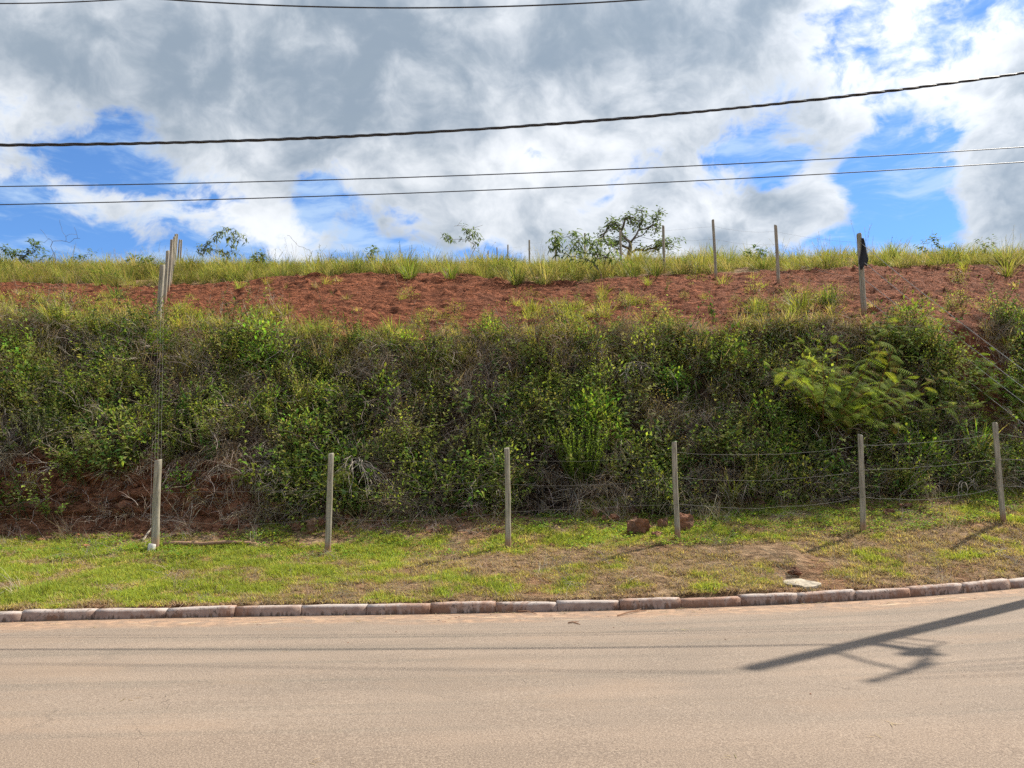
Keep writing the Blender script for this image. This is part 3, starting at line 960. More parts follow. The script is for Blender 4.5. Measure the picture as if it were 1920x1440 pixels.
# room kept free of the general cover round the plants that stand out
CLEAR = [(hit(u, v, 11, 40), r) for (u, v, r) in [
    (1585, 795, 1.1), (1835, 745, .6), (1700, 640, .4), (1090, 905, .55), (903, 940, .3), (912, 880, .32), (70, 840, .35), (1480, 830, .4), (342, 800, .35), (715, 810, .35), (500, 720, .3),
    (1245, 745, .38), (1180, 700, .3), (930, 700, .34), (390, 860, .34), (1300, 745, .3), (620, 780, .3), (1838, 700, .3), (1341, 606, .3), (1232, 900, .35), (588, 632, .35),
    (1420, 588, .3), (1500, 582, .4), (1556, 572, .35), (1372, 930, .3), (1832, 850, .4), (1755, 615, .25), (668, 905, .4), (1180, 720, .35), (100, 600, .3), (738, 628, .3), (1005, 645, .3)]]
def clear(X, Y):
    m = np.zeros_like(X)
    for c, r in CLEAR: m = np.maximum(m, np.exp(-(((X - c[0]) / r) ** 2 + ((Y - c[1]) / (r * .8)) ** 2) ** 2))
    return m

def ground_pts(X, Y, sink=0.0):
    return np.stack([X, Y, height(X, Y) - sink], -1)

def cover():
    # --- lawn on the verge
    lawn = proto_collection("lawn_tuft", [proto_lawn(k) for k in (0, 0, 0, 1, 1, 2, 2, 3, 3)], M_GRASS)
    X, Y = spread(120000, 0, 2, 3.0, 0.004, 1.05)
    ys, zs = knots(X)
    t = (Y - ys[0]) / (ys[2] - ys[0])
    n1 = fbm(X * .5, Y * .8, 3, 61); n2 = fbm(X * 1.7, Y * 2.2, 3, 62)
    dryness = .42 * sstep(-4.5, 2.5, X) * (1 - .5 * sstep(.45, .75, t)) + .75 * n1 + .8 * n2 + .27 - .16 * (1 - sstep(-6, -2, X)) + .25 * (1 - sstep(0, .10, t)) + .3 * sstep(.7, .9, t) * (1 - sstep(0, 4, X))
    dens = .92 - .80 * sstep(.32, .9, dryness) - 1.2 * pitmask(X, Y) - .9 * leftface(X, Y) - .75 * sstep(.66, .86, t) * (.65 + n2) * (1.0 - .55 * sstep(1.0, 4.0, X))
    keep = RNG.uniform(0, 1, len(X)) < dens
    X, Y, t, dryness = X[keep], Y[keep], t[keep], dryness[keep]
    r = RNG.uniform(0, 1, len(X)) * .5 + dryness
    idx = np.where(r < .42, RNG.integers(3, 5, len(X)), np.where(r < .66, RNG.integers(0, 3, len(X)), np.where(r < .85, RNG.integers(5, 7, len(X)), RNG.integers(7, 9, len(X)))))
    rot = euler_from(RNG.normal(.05, .15, len(X)), RNG.normal(0, .15, len(X)), RNG.uniform(0, 6.28, len(X)))
    scl = RNG.uniform(.55, 1.25, len(X)) * (1 + .5 * np.clip(fbm(X * 1.2, Y * 1.2, 2, 90), 0, 1))
    scatter("lawn_grass", lawn, ground_pts(X, Y), rot, scl, idx, "patchy short green and straw grass covering the roadside verge", "grass")

    gl = proto_collection("creeping_leaf", [proto_groundleaf() for _ in range(4)], M_LEAF)
    X, Y = spread(9000, 0, 2, 3.0, .55, 1.05)
    d = .30 + .9 * fbm(X * .8, Y * 1.2, 3, 15) + .25 * sstep(-1, 5, X) - 1.5 * leftface(X, Y)
    k = RNG.uniform(0, 1, len(X)) < d; X, Y = X[k], Y[k]
    scatter("ground_cover", gl, ground_pts(X, Y), euler_from(RNG.normal(.1, .15, len(X)), RNG.normal(0, .15, len(X)), RNG.uniform(0, 6.28, len(X))),
            RNG.uniform(.6, 1.3, len(X)), RNG.integers(0, 4, len(X)), "low leafy ground cover between the lawn and the foot of the bank", "ground cover")

    # --- litter of dead stalks on the dry verge
    lit = MB()
    tw = proto_collection("dead_stalk", [proto_twigs(3, .28, STRAW) for _ in range(3)] + [proto_thatch(16, .6) for _ in range(2)], M_DRY)
    X, Y = spread(1500, 0, 2, 2.0, .01, 1.0)
    ys, zs = knots(X); t = (Y - ys[0]) / (ys[2] - ys[0])
    d = .16 + .6 * sstep(.7, 1., t) + .45 * sstep(0, 5, X) * (1 - sstep(.1, .4, t)) + .5 * fbm(X * .7, Y * .9, 2, 33)
    k = RNG.uniform(0, 1, len(X)) < d; X, Y = X[k], Y[k]
    scatter("dead_stalks", tw, ground_pts(X, Y, -.01), euler_from(RNG.normal(.9, .4, len(X)), RNG.normal(0, .5, len(X)), RNG.uniform(0, 6.28, len(X))),
            RNG.uniform(.35, .75, len(X)), RNG.integers(0, 5, len(X)), "dead stalks and straw littering the dry parts of the verge", "straw")

    # --- dead grass mat over the bank
    th = proto_collection("thatch", [proto_thatch(60) for _ in range(5)], M_DRY)
    X, Y = spread(2500, 2, 4, 4.0, .0, 1.03)
    n1 = fbm(X * .6, Y * .8, 3, 41)
    d = .55 + 1.3 * n1 - .5 * fbm(X * 1.9, Y * 2.2, 2, 91) - 1.4 * gully(X, Y) - .55 * leftface(X, Y) - .6 * clear(X, Y)
    k = RNG.uniform(0, 1, len(X)) < d; X, Y = X[k], Y[k]
    n = len(X)
    scatter("dead_grass_mat", th, ground_pts(X, Y, -.02), euler_from(RNG.normal(.25, .25, n), RNG.normal(0, .25, n), RNG.normal(0, .8, n)),
            RNG.uniform(.6, 1.25, n), RNG.integers(0, 5, n), "grey brown mat of dead grass hanging down the bank", "dead grass")

    # --- green undergrowth on the bank
    wl = [proto_weed(.80, 6, .10, .046, [GREEN, OLIVE, LIME], 17) for _ in range(3)] + \
         [proto_weed(.95, 5, .14, .058, [GREEN, DARKG, OLIVE], 15, .6) for _ in range(3)] + \
         [proto_weed(.75, 9, .075, .036, [OLIVE, LIME, GREEN], 20, .2, (.22, .17, .09)) for _ in range(2)] + \
         [proto_weed(.8, 5, .15, .050, [BRIGHT, GREEN, LIME], 12, 1.0) for _ in range(2)] + \
         [proto_frond_bush(.6, 6, 6, [LIME, GREEN]) for _ in range(2)] + \
         [proto_dome(.34, .42, 330, .060, .030, [OLIVE, LIME, OLIVE, GREEN], 14), proto_dome(.38, .5, 330, .075, .036, [GREEN, OLIVE, LIME], 6),
          proto_dome(.36, .46, 300, .085, .040, [GREEN, DARKG], 4), proto_dome(.30, .55, 380, .045, .020, [OLIVE, YEL, STRAW], 14), proto_dome(.30, .4, 260, .09, .034, [BRIGHT, GREEN, LIME], 4)]
    wc = proto_collection("weed", wl, M_LEAF)
    X, Y = spread(6000, 2, 4, 4.0, .02, 1.04)
    n1 = fbm(X * .6, Y * .8, 3, 41); n2 = fbm(X * .9, Y * 1.1, 3, 43)
    d = .60 - 1.0 * n1 + .5 * n2 + 1.5 * fbm(X * 1.5, Y * 1.8, 2, 91) - 1.3 * gully(X, Y) - .50 * leftface(X, Y) - 1.1 * clear(X, Y) - .45 * sstep(.62, .95, (Y - knots(X)[0][3]) / (knots(X)[0][4] - knots(X)[0][3]))
    k = RNG.uniform(0, 1, len(X)) < d; X, Y, n2 = X[k], Y[k], n2[k]
    n = len(X)
    r = RNG.uniform(0, 1, n) + .5 * n2
    idx = np.where(r < .35, RNG.integers(6, 8, n), np.where(r < .62, RNG.integers(0, 3, n), np.where(r < .92, RNG.integers(3, 6, n), np.where(r < 1.12, RNG.integers(8, 10, n), RNG.integers(10, 12, n)))))
    dm = RNG.uniform(0, 1, n) < .26
    idx = np.where(dm, np.clip((12 + 5 * np.clip(.5 + .9 * fbm(X * .8, Y * .9, 2, 87) + RNG.normal(0, .22, n), 0, .99)), 12, 16).astype(int), idx)
    scatter("bank_undergrowth", wc, ground_pts(X, Y, -.02), euler_from(RNG.normal(.35, .25, n), RNG.normal(0, .25, n), RNG.uniform(0, 6.28, n)),
            (.5 + 1.15 * RNG.uniform(0, 1, n) ** 1.5) * (1 + .45 * n2), idx, "tangle of small leafed green weeds covering the steep bank", "undergrowth")

    tg = proto_collection("bank_twig", [proto_twigs(5, .6, GREYDRY) for _ in range(4)], M_DRY)
    X, Y = spread(1400, 2, 4, 4.0, .0, 1.0)
    k = RNG.uniform(0, 1, len(X)) < .75 - 1.2 * gully(X, Y); X, Y = X[k], Y[k]; n = len(X)
    scatter("dead_twigs", tg, ground_pts(X, Y, -.08), euler_from(RNG.normal(.3, .4, n), RNG.normal(0, .3, n), RNG.uniform(-1, 1, n)),
            RNG.uniform(.6, 1.3, n), RNG.integers(0, 4, n), "bare grey twigs tangled through the bank's undergrowth", "twigs")

    # --- yellow green grass along the crest and hanging over it
    cg = proto_collection("crest_tussock", [proto_tussock(.55, 46, [LIME, YEL, OLIVE, STRAW], .12, .016) for _ in range(3)] + [proto_tussock(.5, 50, [STRAW, OLIVE, YEL, GREYDRY], .14, .013) for _ in range(2)], M_GRASS)
    ys_ = None
    X, Y = spread(4200, 3, 4, 4.0, .25, 1.30)
    ys, zs = knots(X); t = (Y - ys[3]) / (ys[4] - ys[3])
    n1 = fbm(X * .8, Y * .8, 3, 55); n3 = fbm(X * .35, Y * .2, 2, 58)
    d = .22 + .85 * sstep(.30, .85, t) - 1.4 * sstep(1.02 + .16 * n3 + .12 * (X < -2.5), 1.16 + .35 * np.clip(n3, 0, 1) + .12 * (X < -2.5), t) + .7 * n1 - .5 * (X > 8.6) * (t > .9)
    d = d - 1.5 * gully(X, Y) - .9 * clear(X, Y) - .6 * sstep(4.0, 6.0, X) * (t > 1.0)
    k = RNG.uniform(0, 1, len(X)) < d; X, Y = X[k], Y[k]; n = len(X)
    scatter("crest_grass", cg, ground_pts(X, Y, .0), euler_from(RNG.normal(.22, .22, n), RNG.normal(0, .2, n), RNG.uniform(0, 6.28, n)),
            RNG.uniform(.4, 1.05, n) * (1 + .6 * fbm(X * .9, Y * .6, 2, 59)), RNG.integers(0, 5, n), "yellow green grass fringing the top edge of the bank", "grass")

    sp = proto_collection("slope_weed", [proto_dome(.26, .34, 260, .05, .02, [LIME, OLIVE, YEL], 6), proto_tussock(.45, 50, [LIME, YEL, OLIVE]), proto_twigs(4, .5, GREYDRY), proto_weed(.5, 4, .07, .03, [GREEN, OLIVE], 12), proto_tussock(.3, 40, [STRAW, GREYDRY, YEL])], M_GRASS)
    X, Y = spread(3000, 4, 5, 3.0, .0, .95)
    ys, zs = knots(X); t = (Y - ys[4]) / (ys[5] - ys[4])
    d = (.95 - 2.4 * t) + 1.1 * fbm(X * .5, Y * .5, 3, 97) - .15
    lob = sum(np.exp(-(((X - q[0]) / rx) ** 2 + ((Y - q[1]) / ry) ** 2)) for q, rx, ry in
              [(hit(1490, 578, 16, 30), 1.3, 1.5), (hit(90, 585, 16, 30), 3.0, 1.5), (hit(1080, 590, 16, 30), 1.2, 1.6), (hit(430, 600, 16, 30), 1.4, 1.0)])
    d = np.maximum(d, .035) + 1.3 * lob - gully(X, Y)
    lobk = lob
    k = RNG.uniform(0, 1, len(X)) < d; X, Y, lobk = X[k], Y[k], lobk[k]; n = len(X)
    scatter("slope_weeds", sp, ground_pts(X, Y, .0), euler_from(RNG.normal(.1, .15, n), RNG.normal(0, .15, n), RNG.uniform(0, 6.28, n)),
            RNG.uniform(.5, 1.4, n) * (1 + .35 * np.clip(lobk, 0, 1)), RNG.integers(0, 5, n), "scattered weeds and dead stalks on the bare red slope", "weeds")

    # --- tall grass on the ridge above the bare earth
    rg = proto_collection("ridge_tussock", [proto_tussock(.95, 60, [(.22, .26, .06), (.27, .27, .09), (.16, .21, .05), (.33, .31, .10)], .16, .016) for _ in range(3)] + [proto_tussock(.9, 60, [(.24, .24, .08), (.34, .29, .14), (.20, .23, .06)], .16, .015) for _ in range(2)]
                          + [proto_stalks(1.35, 7) for _ in range(2)] + [proto_weed(.95, 6, .10, .04, [GREEN, OLIVE, DARKG], 15), proto_dome(.42, .5, 260, .10, .035, [DARKG, GREEN, OLIVE], 10), proto_tussock(.7, 60, [GREYDRY, STRAW, BRNDRY, OLIVE], .18, .014, (.2, .9), (.5, 1.6))], M_GRASS)
    X, Y = spread(6500, 5, 6, 5.0, -.06, 1.05)
    ys, zs = knots(X); t = (Y - ys[5]) / (ys[6] - ys[5])
    n1 = fbm(X * .45, Y * .45, 3, 23)
    wv_ = .16 * fbm(X * .55, Y * 0 + 2, 3, 71)
    lowb = sstep(-.02 + wv_, .06 + wv_, t)
    d = lowb * (.70 + .9 * n1)
    k = RNG.uniform(0, 1, len(X)) < d; X, Y = X[k], Y[k]; n = len(X)
    X2, Y2 = spread(5000, 6, 7, 4.0, 0, .9)
    k = RNG.uniform(0, 1, len(X2)) < .75; X = np.concatenate([X, X2[k]]); Y = np.concatenate([Y, Y2[k]]); n = len(X)
    r = RNG.uniform(0, 1, n)
    idx = np.where(r < .45, RNG.integers(0, 3, n), np.where(r < .76, RNG.integers(3, 5, n), np.where(r < .82, RNG.integers(5, 7, n), RNG.integers(7, 10, n))))
    scatter("ridge_grass", rg, ground_pts(X, Y, .03), euler_from(RNG.normal(.05, .12, n), RNG.normal(-.05, .12, n), RNG.uniform(0, 6.28, n)),
            RNG.uniform(.4, 1.15, n) * (1 + .8 * fbm(X * .8, Y * .8, 3, 29)), idx, "tall sunlit grass with seed stalks along the ridge", "grass")

    # --- clods on the bare earth
    cl = []
    for i in range(4):
        mb = MB(); rock_mesh(mb, 1, .9, .62, 200 + i, 1, .3); cl.append(mb)
    cc = proto_collection("soil_clod", cl, M_LAND)
    for o_ in cc.objects:
        a = o_.data.color_attributes.new('zone', 'FLOAT_COLOR', 'POINT'); a.data.foreach_set('color', [1, 0, 0, 1] * len(o_.data.vertices))
    rc = bpy.data.collections.new("rubble_clod")
    for i in range(4):
        mb = MB(); rock_mesh(mb, 1, .9, .62, 240 + i, 1, .35); me_ = mb.mesh("rubble_clod_%02d" % i, M_ROCK); rc.objects.link(bpy.data.objects.new("rubble_clod_%02d" % i, me_))
    X, Y = spread(5200, 1, 3, 2.0, .30, 1.0)
    ys, zs = knots(X)
    d = .22 + .5 * fbm(X * .8, Y * 1.2, 3, 64) + .35 * (X < 0) - .15 * (Y < ys[2] - .6)
    k = RNG.uniform(0, 1, len(X)) < d; X, Y = X[k], Y[k]; n = len(X)
    scatter("earth_rubble", rc, ground_pts(X, Y, 0), euler_from(RNG.normal(0, .4, n), RNG.normal(0, .4, n), RNG.uniform(0, 6.28, n)),
            .014 + .085 * RNG.uniform(0, 1, n) ** 3.5, RNG.integers(0, 4, n), "crumbs of red earth fallen along the foot of the bank", "rubble")
    X, Y = spread(9000, 4, 5, 3.0, .0, 1.0)
    k = RNG.uniform(0, 1, len(X)) < .5 + .8 * fbm(X * .7, Y * 1.5, 3, 3); X, Y = X[k], Y[k]; n = len(X)
    scatter("soil_clods", cc, ground_pts(X, Y, 0), euler_from(RNG.normal(0, .4, n), RNG.normal(0, .4, n), RNG.uniform(0, 6.28, n)),
            RNG.uniform(.012, .04, n), RNG.integers(0, 4, n), "crumbly red clods strewn over the bare earth slope", "soil clods")
cover()

def grit():
    n = 2200
    X = RNG.uniform(-12, 12, n); K = np.where(RNG.uniform(0, 1, n) < .8, RNG.uniform(0, 1, n) ** 1.8 * .7, RNG.uniform(0, 6.5, n)) + .015
    k = RNG.uniform(0, 1, n) < .45 + 1.0 * fbm(X * .8, K * .5, 3, 14); X, K = X[k], K[k]; n = len(X)
    Y = kerb_y(X) - K; Z = road_z(X) + .03 * np.sin(np.clip(K, 0, 8) / 8 * np.pi)
    gc = bpy.data.collections.new("grit_stone")
    for i in range(3):
        mb = MB(); rock_mesh(mb, 1, .9, .6, 260 + i, 1, .35); gc.objects.link(bpy.data.objects.new("grit_stone_%02d" % i, mb.mesh("grit_stone_%02d" % i, M_ROCK)))
    for i in range(2):
        mb = MB()
        for q in range(3): blade(mb, (rnd(-4, 4), rnd(-4, 4), .4), rnd(0, 6.28), rnd(5, 11), .55, 1.5, .1, jit(STRAW, .2), 3)
        gc.objects.link(bpy.data.objects.new("grit_straw_%02d" % i, mb.mesh("grit_straw_%02d" % i, M_DRY)))
    scatter("road_grit", gc, np.stack([X, Y, Z], -1), euler_from(RNG.normal(0, .1, n), RNG.normal(0, .1, n), RNG.uniform(0, 6.28, n)),
            .004 + .012 * RNG.uniform(0, 1, n) ** 3, RNG.integers(0, 5, n), "grit and bits of straw gathered on the road by the kerb", "grit")
grit()
# ------------------------------------------------------------------ fences
def post_mesh(mb, base, top, r0, r1, seed):
    rr = random.Random(seed); n = 12
    base = np.asarray(base, float); top = np.asarray(top, float)
    ax = top - base; L = np.linalg.norm(ax); ax = ax / L
    a = np.cross(ax, np.array([0, 1.0, 0])); a /= np.linalg.norm(a); b = np.cross(ax, a)
    hs = [-.25, 0, .2, .42, .64, .82, .93, .985, 1.0]
    ph = [rr.uniform(0, 6.28) for _ in range(3)]
    vs, fs = [], []
    bow = rr.uniform(-.012, .012); bow2 = rr.uniform(-.012, .012)
    for h in hs:
        t = max(h, 0)
        r = r0 + (r1 - r0) * t
        c = base + ax * L * h if h >= 0 else base + ax * h
        c = c + (a * bow + b * bow2) * math.sin(math.pi * t)
        for k in range(n):
            th = 2 * math.pi * k / n
            q = r * (1 + .07 * math.sin(2 * th + ph[0]) + .05 * math.sin(3 * th + ph[1] + h * 4) + rr.uniform(-.025, .025))
            if h == 1.0: q *= .90
            vs.append(c + q * (math.cos(th) * a + math.sin(th) * b) + (ax * (.012 * math.sin(th + ph[2])) if h > .95 else 0))
    m = len(hs)
    for i in range(m - 1):
        for k in range(n): fs.append((i * n + k, i * n + (k + 1) % n, (i + 1) * n + (k + 1) % n, (i + 1) * n + k))
    fs.append(tuple((m - 1) * n + k for k in range(n)))
    mb.add(vs, fs)

def wire_between(mb, A, B, sag, r=.0032, n=9, wob=.01):
    A, B = np.asarray(A, float), np.asarray(B, float); pts = []
    for i in range(n + 1):
        t = i / n; p = A + (B - A) * t
        p[2] -= sag * 4 * t * (1 - t)
        if 0 < i < n: p = p + np.array([0, rnd(-wob, wob), rnd(-wob, wob)])
        pts.append(p)
    mb.tube(pts, [r] * (n + 1), 4, cap=False)

def fence(name, label, posts, wires, extra=None, wr0=None, sag=(.02, .10), wr=.0021, thick=None, fan=0.0, wmat=None):
    """posts: (base, top) world points; wires: fractions of the post's height"""
    root = empty(name, tuple(posts[0][0])); org = np.array(posts[0][0])
    tag(root, label, "fence")
    for i, (b, t) in enumerate(posts):
        r = (thick or {}).get(i, .047) * rnd(.94, 1.08)
        mb = MB(); post_mesh(mb, (0, 0, 0), t - b, r * 1.04, r * .95, i * 7 + len(name))
        o = mb.build("post", M_WOOD, root, smooth=False)
        o.location = tuple(b - org)
        for pl in o.data.polygons: pl.use_smooth = len(pl.vertices) == 4
    chain = list(posts) if extra is None else extra
    for w in wires:
        mb = MB()
        for (b0, t0), (b1, t1) in zip(chain[:-1], chain[1:]):
            A = b0 + (t0 - b0) * w - org; B = b1 + (t1 - b1) * w - org
            off = np.array([(w - .55) * fan, -.058, 0])
            wire_between(mb, A + off, B + off, rnd(*sag), wr0 if (wr0 and b0 is chain[0][0]) else wr)
        mb.build("wire", wmat or M_WIRE, root)
    return root

road_posts = []
for (u0, v0, u1, v1) in [(291, 1032, 297, 862), (614, 1038, 621, 850), (953, 1027, 950, 840), (1271, 1012, 1264, 828), (1618, 998, 1613, 815), (1882, 979, 1865, 793)]:
    b = hit(u0, v0, 12.0, 14.6); road_posts.append((b, at(u1, v1, b[1] + rnd(-.02, .02))))
bx = road_posts[-1][0][0] + 2.9; by = float(np.interp(bx, KT[0][0], KT[0][1]))
nb = np.array([bx, by, float(height(np.array([bx]), np.array([by]))[0])]); corner_r = (nb, nb + np.array([0, 0, 1.72]))
fence("roadside_fence", "fence of weathered round posts and slack wires along the grass verge", road_posts + [corner_r], [.89, .63, .36], sag=(-.03, .13), wr=.0017, thick={0: .060})

def up_post(u, v, Y, hmin=1.5, hmax=2.15):
    t = at(u, v, Y); z = float(height(np.array([t[0]]), np.array([Y]))[0])
    b = np.array([t[0], Y, z]); hh = min(max(t[2] - z, hmin), hmax)
    lean = (1 if u < 960 else -1) * rnd(-.01, .03)
    return (b, b + np.array([lean, 0, hh]))
left_posts = [up_post(*q) for q in [(305, 497, 18.7), (314.5, 470, 21.7), (321, 449, 24.6), (325.5, 444, 27.2), (328.5, 439, 30.2), (331.5, 439, 33), (336, 449, 36.5), (340.5, 450, 40)]]
fence("hillside_fence", "row of grey posts climbing the hill above the corner post", left_posts, [.90, .68, .46, .24],
      extra=[road_posts[0]] + left_posts, sag=(.0, .06), thick={0: .058, 1: .050}, wr=.0013, fan=.22)
right_posts = [up_post(*q) for q in [(1610, 433, 18.9), (1454, 422, 23.8), (1338, 412, 25.2), (1244, 423, 27), (1163, 432, 30.5), (1097, 437, 34), (1042, 441, 38.5), (993, 450, 43), (952, 459, 49), (932, 464, 55), (915, 470, 61)]]
fence("ridge_fence", "line of thin posts with one high wire running back over the bare red slope", right_posts, [.88, .66, .44, .22],
      extra=[corner_r] + right_posts, sag=(.0, .10), thick={0: .060, 1: .050}, wr=.0020, wr0=.0085, wmat=M_PALEWIRE)

# ------------------------------------------------------------------ overhead lines and their pole
POLE_H = 11.0
tipp = road_hit(1402, 1262)
Ld = POLE_H / math.tan(SUN_EL)
pole_xy = np.array([tipp[0] + Ld * math.sin(SUN_AZ), tipp[1] + Ld * math.cos(SUN_AZ)])
pole_z = float(height(np.array([pole_xy[0]]), np.array([pole_xy[1]]))[0])

def line_pts(three, x0, x1, n=70):
    P = np.array([at(*q) for q in three])
    cz = np.polyfit(P[:, 0], P[:, 2], 2); cy = np.polyfit(P[:, 0], P[:, 1], 1)
    xs = np.linspace(x0, x1, n)
    return np.stack([xs, np.polyval(cy, xs), np.polyval(cz, xs)], -1)

def overhead(name, label, three, r, mat, x0=-26.0, x1=None, strands=0, cat="cable"):
    x1 = pole_xy[0] + .1 if x1 is None else x1
    if not strands:
        P = line_pts(three, x0, x1); org = P[-1].copy()
        mb = MB(); mb.tube(list(P - org), [r] * len(P), 6, cap=False)
        o = mb.build(name, mat, smooth=True); o.location = tuple(org)
        return tag(o, label, cat)
    P = line_pts(three, x0, x1, 620); org = P[-1].copy()
    root = empty(name, tuple(org)); tag(root, label, cat)
    ph = np.cumsum(np.linalg.norm(np.diff(P, axis=0, prepend=P[:1]), axis=1)) * (2 * math.pi / .95)
    ph = ph + .9 * np.sin(ph * .13) + .5 * np.sin(ph * .31 + 2)
    for s in range(strands):
        a = ph + 2 * math.pi * s / strands
        rad = r * (1.02 + .18 * np.sin(ph * .21 + s))
        Q = P - org + np.stack([np.zeros_like(a), np.cos(a) * rad, np.sin(a) * rad], -1)
        mb = MB(); mb.tube(list(Q), [r * .92] * len(Q), 5, cap=False); mb.build("strand", mat, root, smooth=True)
    return root

overhead("twisted_power_cable", "thick black twisted power cable crossing the sky, rising beside the big cloud", [(0, 272, 11.35), (960, 238, 11.8), (1920, 137, 12.3)], .0135, M_CABLE, strands=3)
overhead("telephone_wire", "upper of the two thin parallel wires below the twisted cable", [(0, 350, 11.9), (960, 325, 12.1), (1920, 276, 12.35)], .0085, M_LINE, cat="wire")
overhead("telephone_wire", "lower of the two thin parallel wires, just above the ridge", [(0, 384, 11.9), (960, 354, 12.1), (1920, 304, 12.35)], .0085, M_LINE, cat="wire")
overhead("supply_wire", "dark wire sagging along the very top edge of the sky", [(300, 0, 12.7), (830, 10, 12.6), (1230, 0, 12.7)], .013, M_CABLE, x0=-20, cat="wire")
sw = overhead("spaced_supply_wire", "short length of dark wire with a clamp in the top corner of the sky", [(-400, -14, 12.2), (0, 2, 12.1), (400, -14, 12.2)], .010, M_CABLE, x0=-20, x1=6.0, cat="wire")
cp = at(155, -4, 12.1); mb = MB()
mb.tube([cp + np.array([0, 0, .06]), cp, cp - np.array([0, 0, .03])], [.012, .022, .018], 8)
mb.tube([cp + np.array([-.05, 0, -.005]), cp + np.array([.05, 0, -.005])], [.016, .016], 8)
mb.v = [tuple(np.array(q) - np.array(sw.location)) for q in mb.v]
mb.build("clamp", M_METAL, sw)

def build_pole():
    B = np.array([pole_xy[0], pole_xy[1], pole_z])
    root = empty("utility_pole", tuple(B)); tag(root, "tall concrete utility pole whose shadow with crossarm falls across the road", "utility pole")
    H = POLE_H - pole_z
    mb = MB(); n = 8
    mb.tube([(0, 0, -.4), (0, 0, 3), (0, 0, 7), (0, 0, H)], [.18, .165, .14, .105], 14); mb.build("shaft", M_POLE, root, smooth=True)
    def box(mb, c, s):
        c = np.array(c); s = np.array(s) / 2
        vs = [c + s * np.array(q) for q in [(-1, -1, -1), (1, -1, -1), (1, 1, -1), (-1, 1, -1), (-1, -1, 1), (1, -1, 1), (1, 1, 1), (-1, 1, 1)]]
        mb.add(vs, [(0, 3, 2, 1), (4, 5, 6, 7), (0, 1, 5, 4), (1, 2, 6, 5), (2, 3, 7, 6), (3, 0, 4, 7)])
    za, zb2 = H - 1.95, H - 1.15
    mb = MB(); mb.tube([(.02, -.03, za), (.20, -.36, za), (.38, -.70, za + .02)], [.055, .07, .05], 8); mb.build("lower_arm", M_METAL, root, smooth=True)
    mb = MB(); mb.tube([(.02, -.03, zb2 - .1), (.20, -.45, zb2), (.36, -.82, zb2)], [.035, .03, .03], 8); mb.build("upper_arm", M_METAL, root, smooth=True)
    e = np.array([.36, -.82, zb2]); w = np.array([.82, .57, 0])
    mb = MB(); mb.tube([tuple(e - w * .42), tuple(e), tuple(e + w * .46)], [.035, .05, .03], 8); mb.build("crossarm", M_WOOD, root)
    for q in (-.38, 0.0, .40):
        c = e + w * q
        mb = MB(); mb.tube([tuple(c + np.array([0, 0, z])) for z in (.03, .08, .11, .16, .20)], [.02, .055, .045, .06, .03], 9)
        mb.build("insulator", M_CERAMIC, root, smooth=True)
    for i in range(3):
        mb = MB(); c0 = e + w * (-.3 + .3 * i); c1 = np.array([.05, -.1, za + .1 - .3 * i])
        mb.tube([tuple(c0), tuple(c0 * .6 + c1 * .4 + np.array([.25 - .2 * i, -.1, -.35])), tuple(c0 * .25 + c1 * .75 + np.array([.2, -.12, -.25])), tuple(c1)], [.022] * 4, 6)
        mb.build("cable_loop", M_CABLE, root, smooth=True)
    mb = MB(); mb.tube([(.26, -.50, za - .12), (.26, -.50, za + .22)], [.11, .10], 10); mb.build("cable_splice_case", M_CABLE, root)
    for i in range(4):
        mb = MB()
        c = e + w * (-.35 + .25 * i)
        mb.tube([tuple(c + np.array([0, 0, .1])), tuple(c + np.array([3, .15 * i, -.12])), tuple(c + np.array([9.0, .4 * i + .8, .05]))], [.010] * 3, 5)
        mb.build("drop_wire", M_CABLE, root)
build_pole()

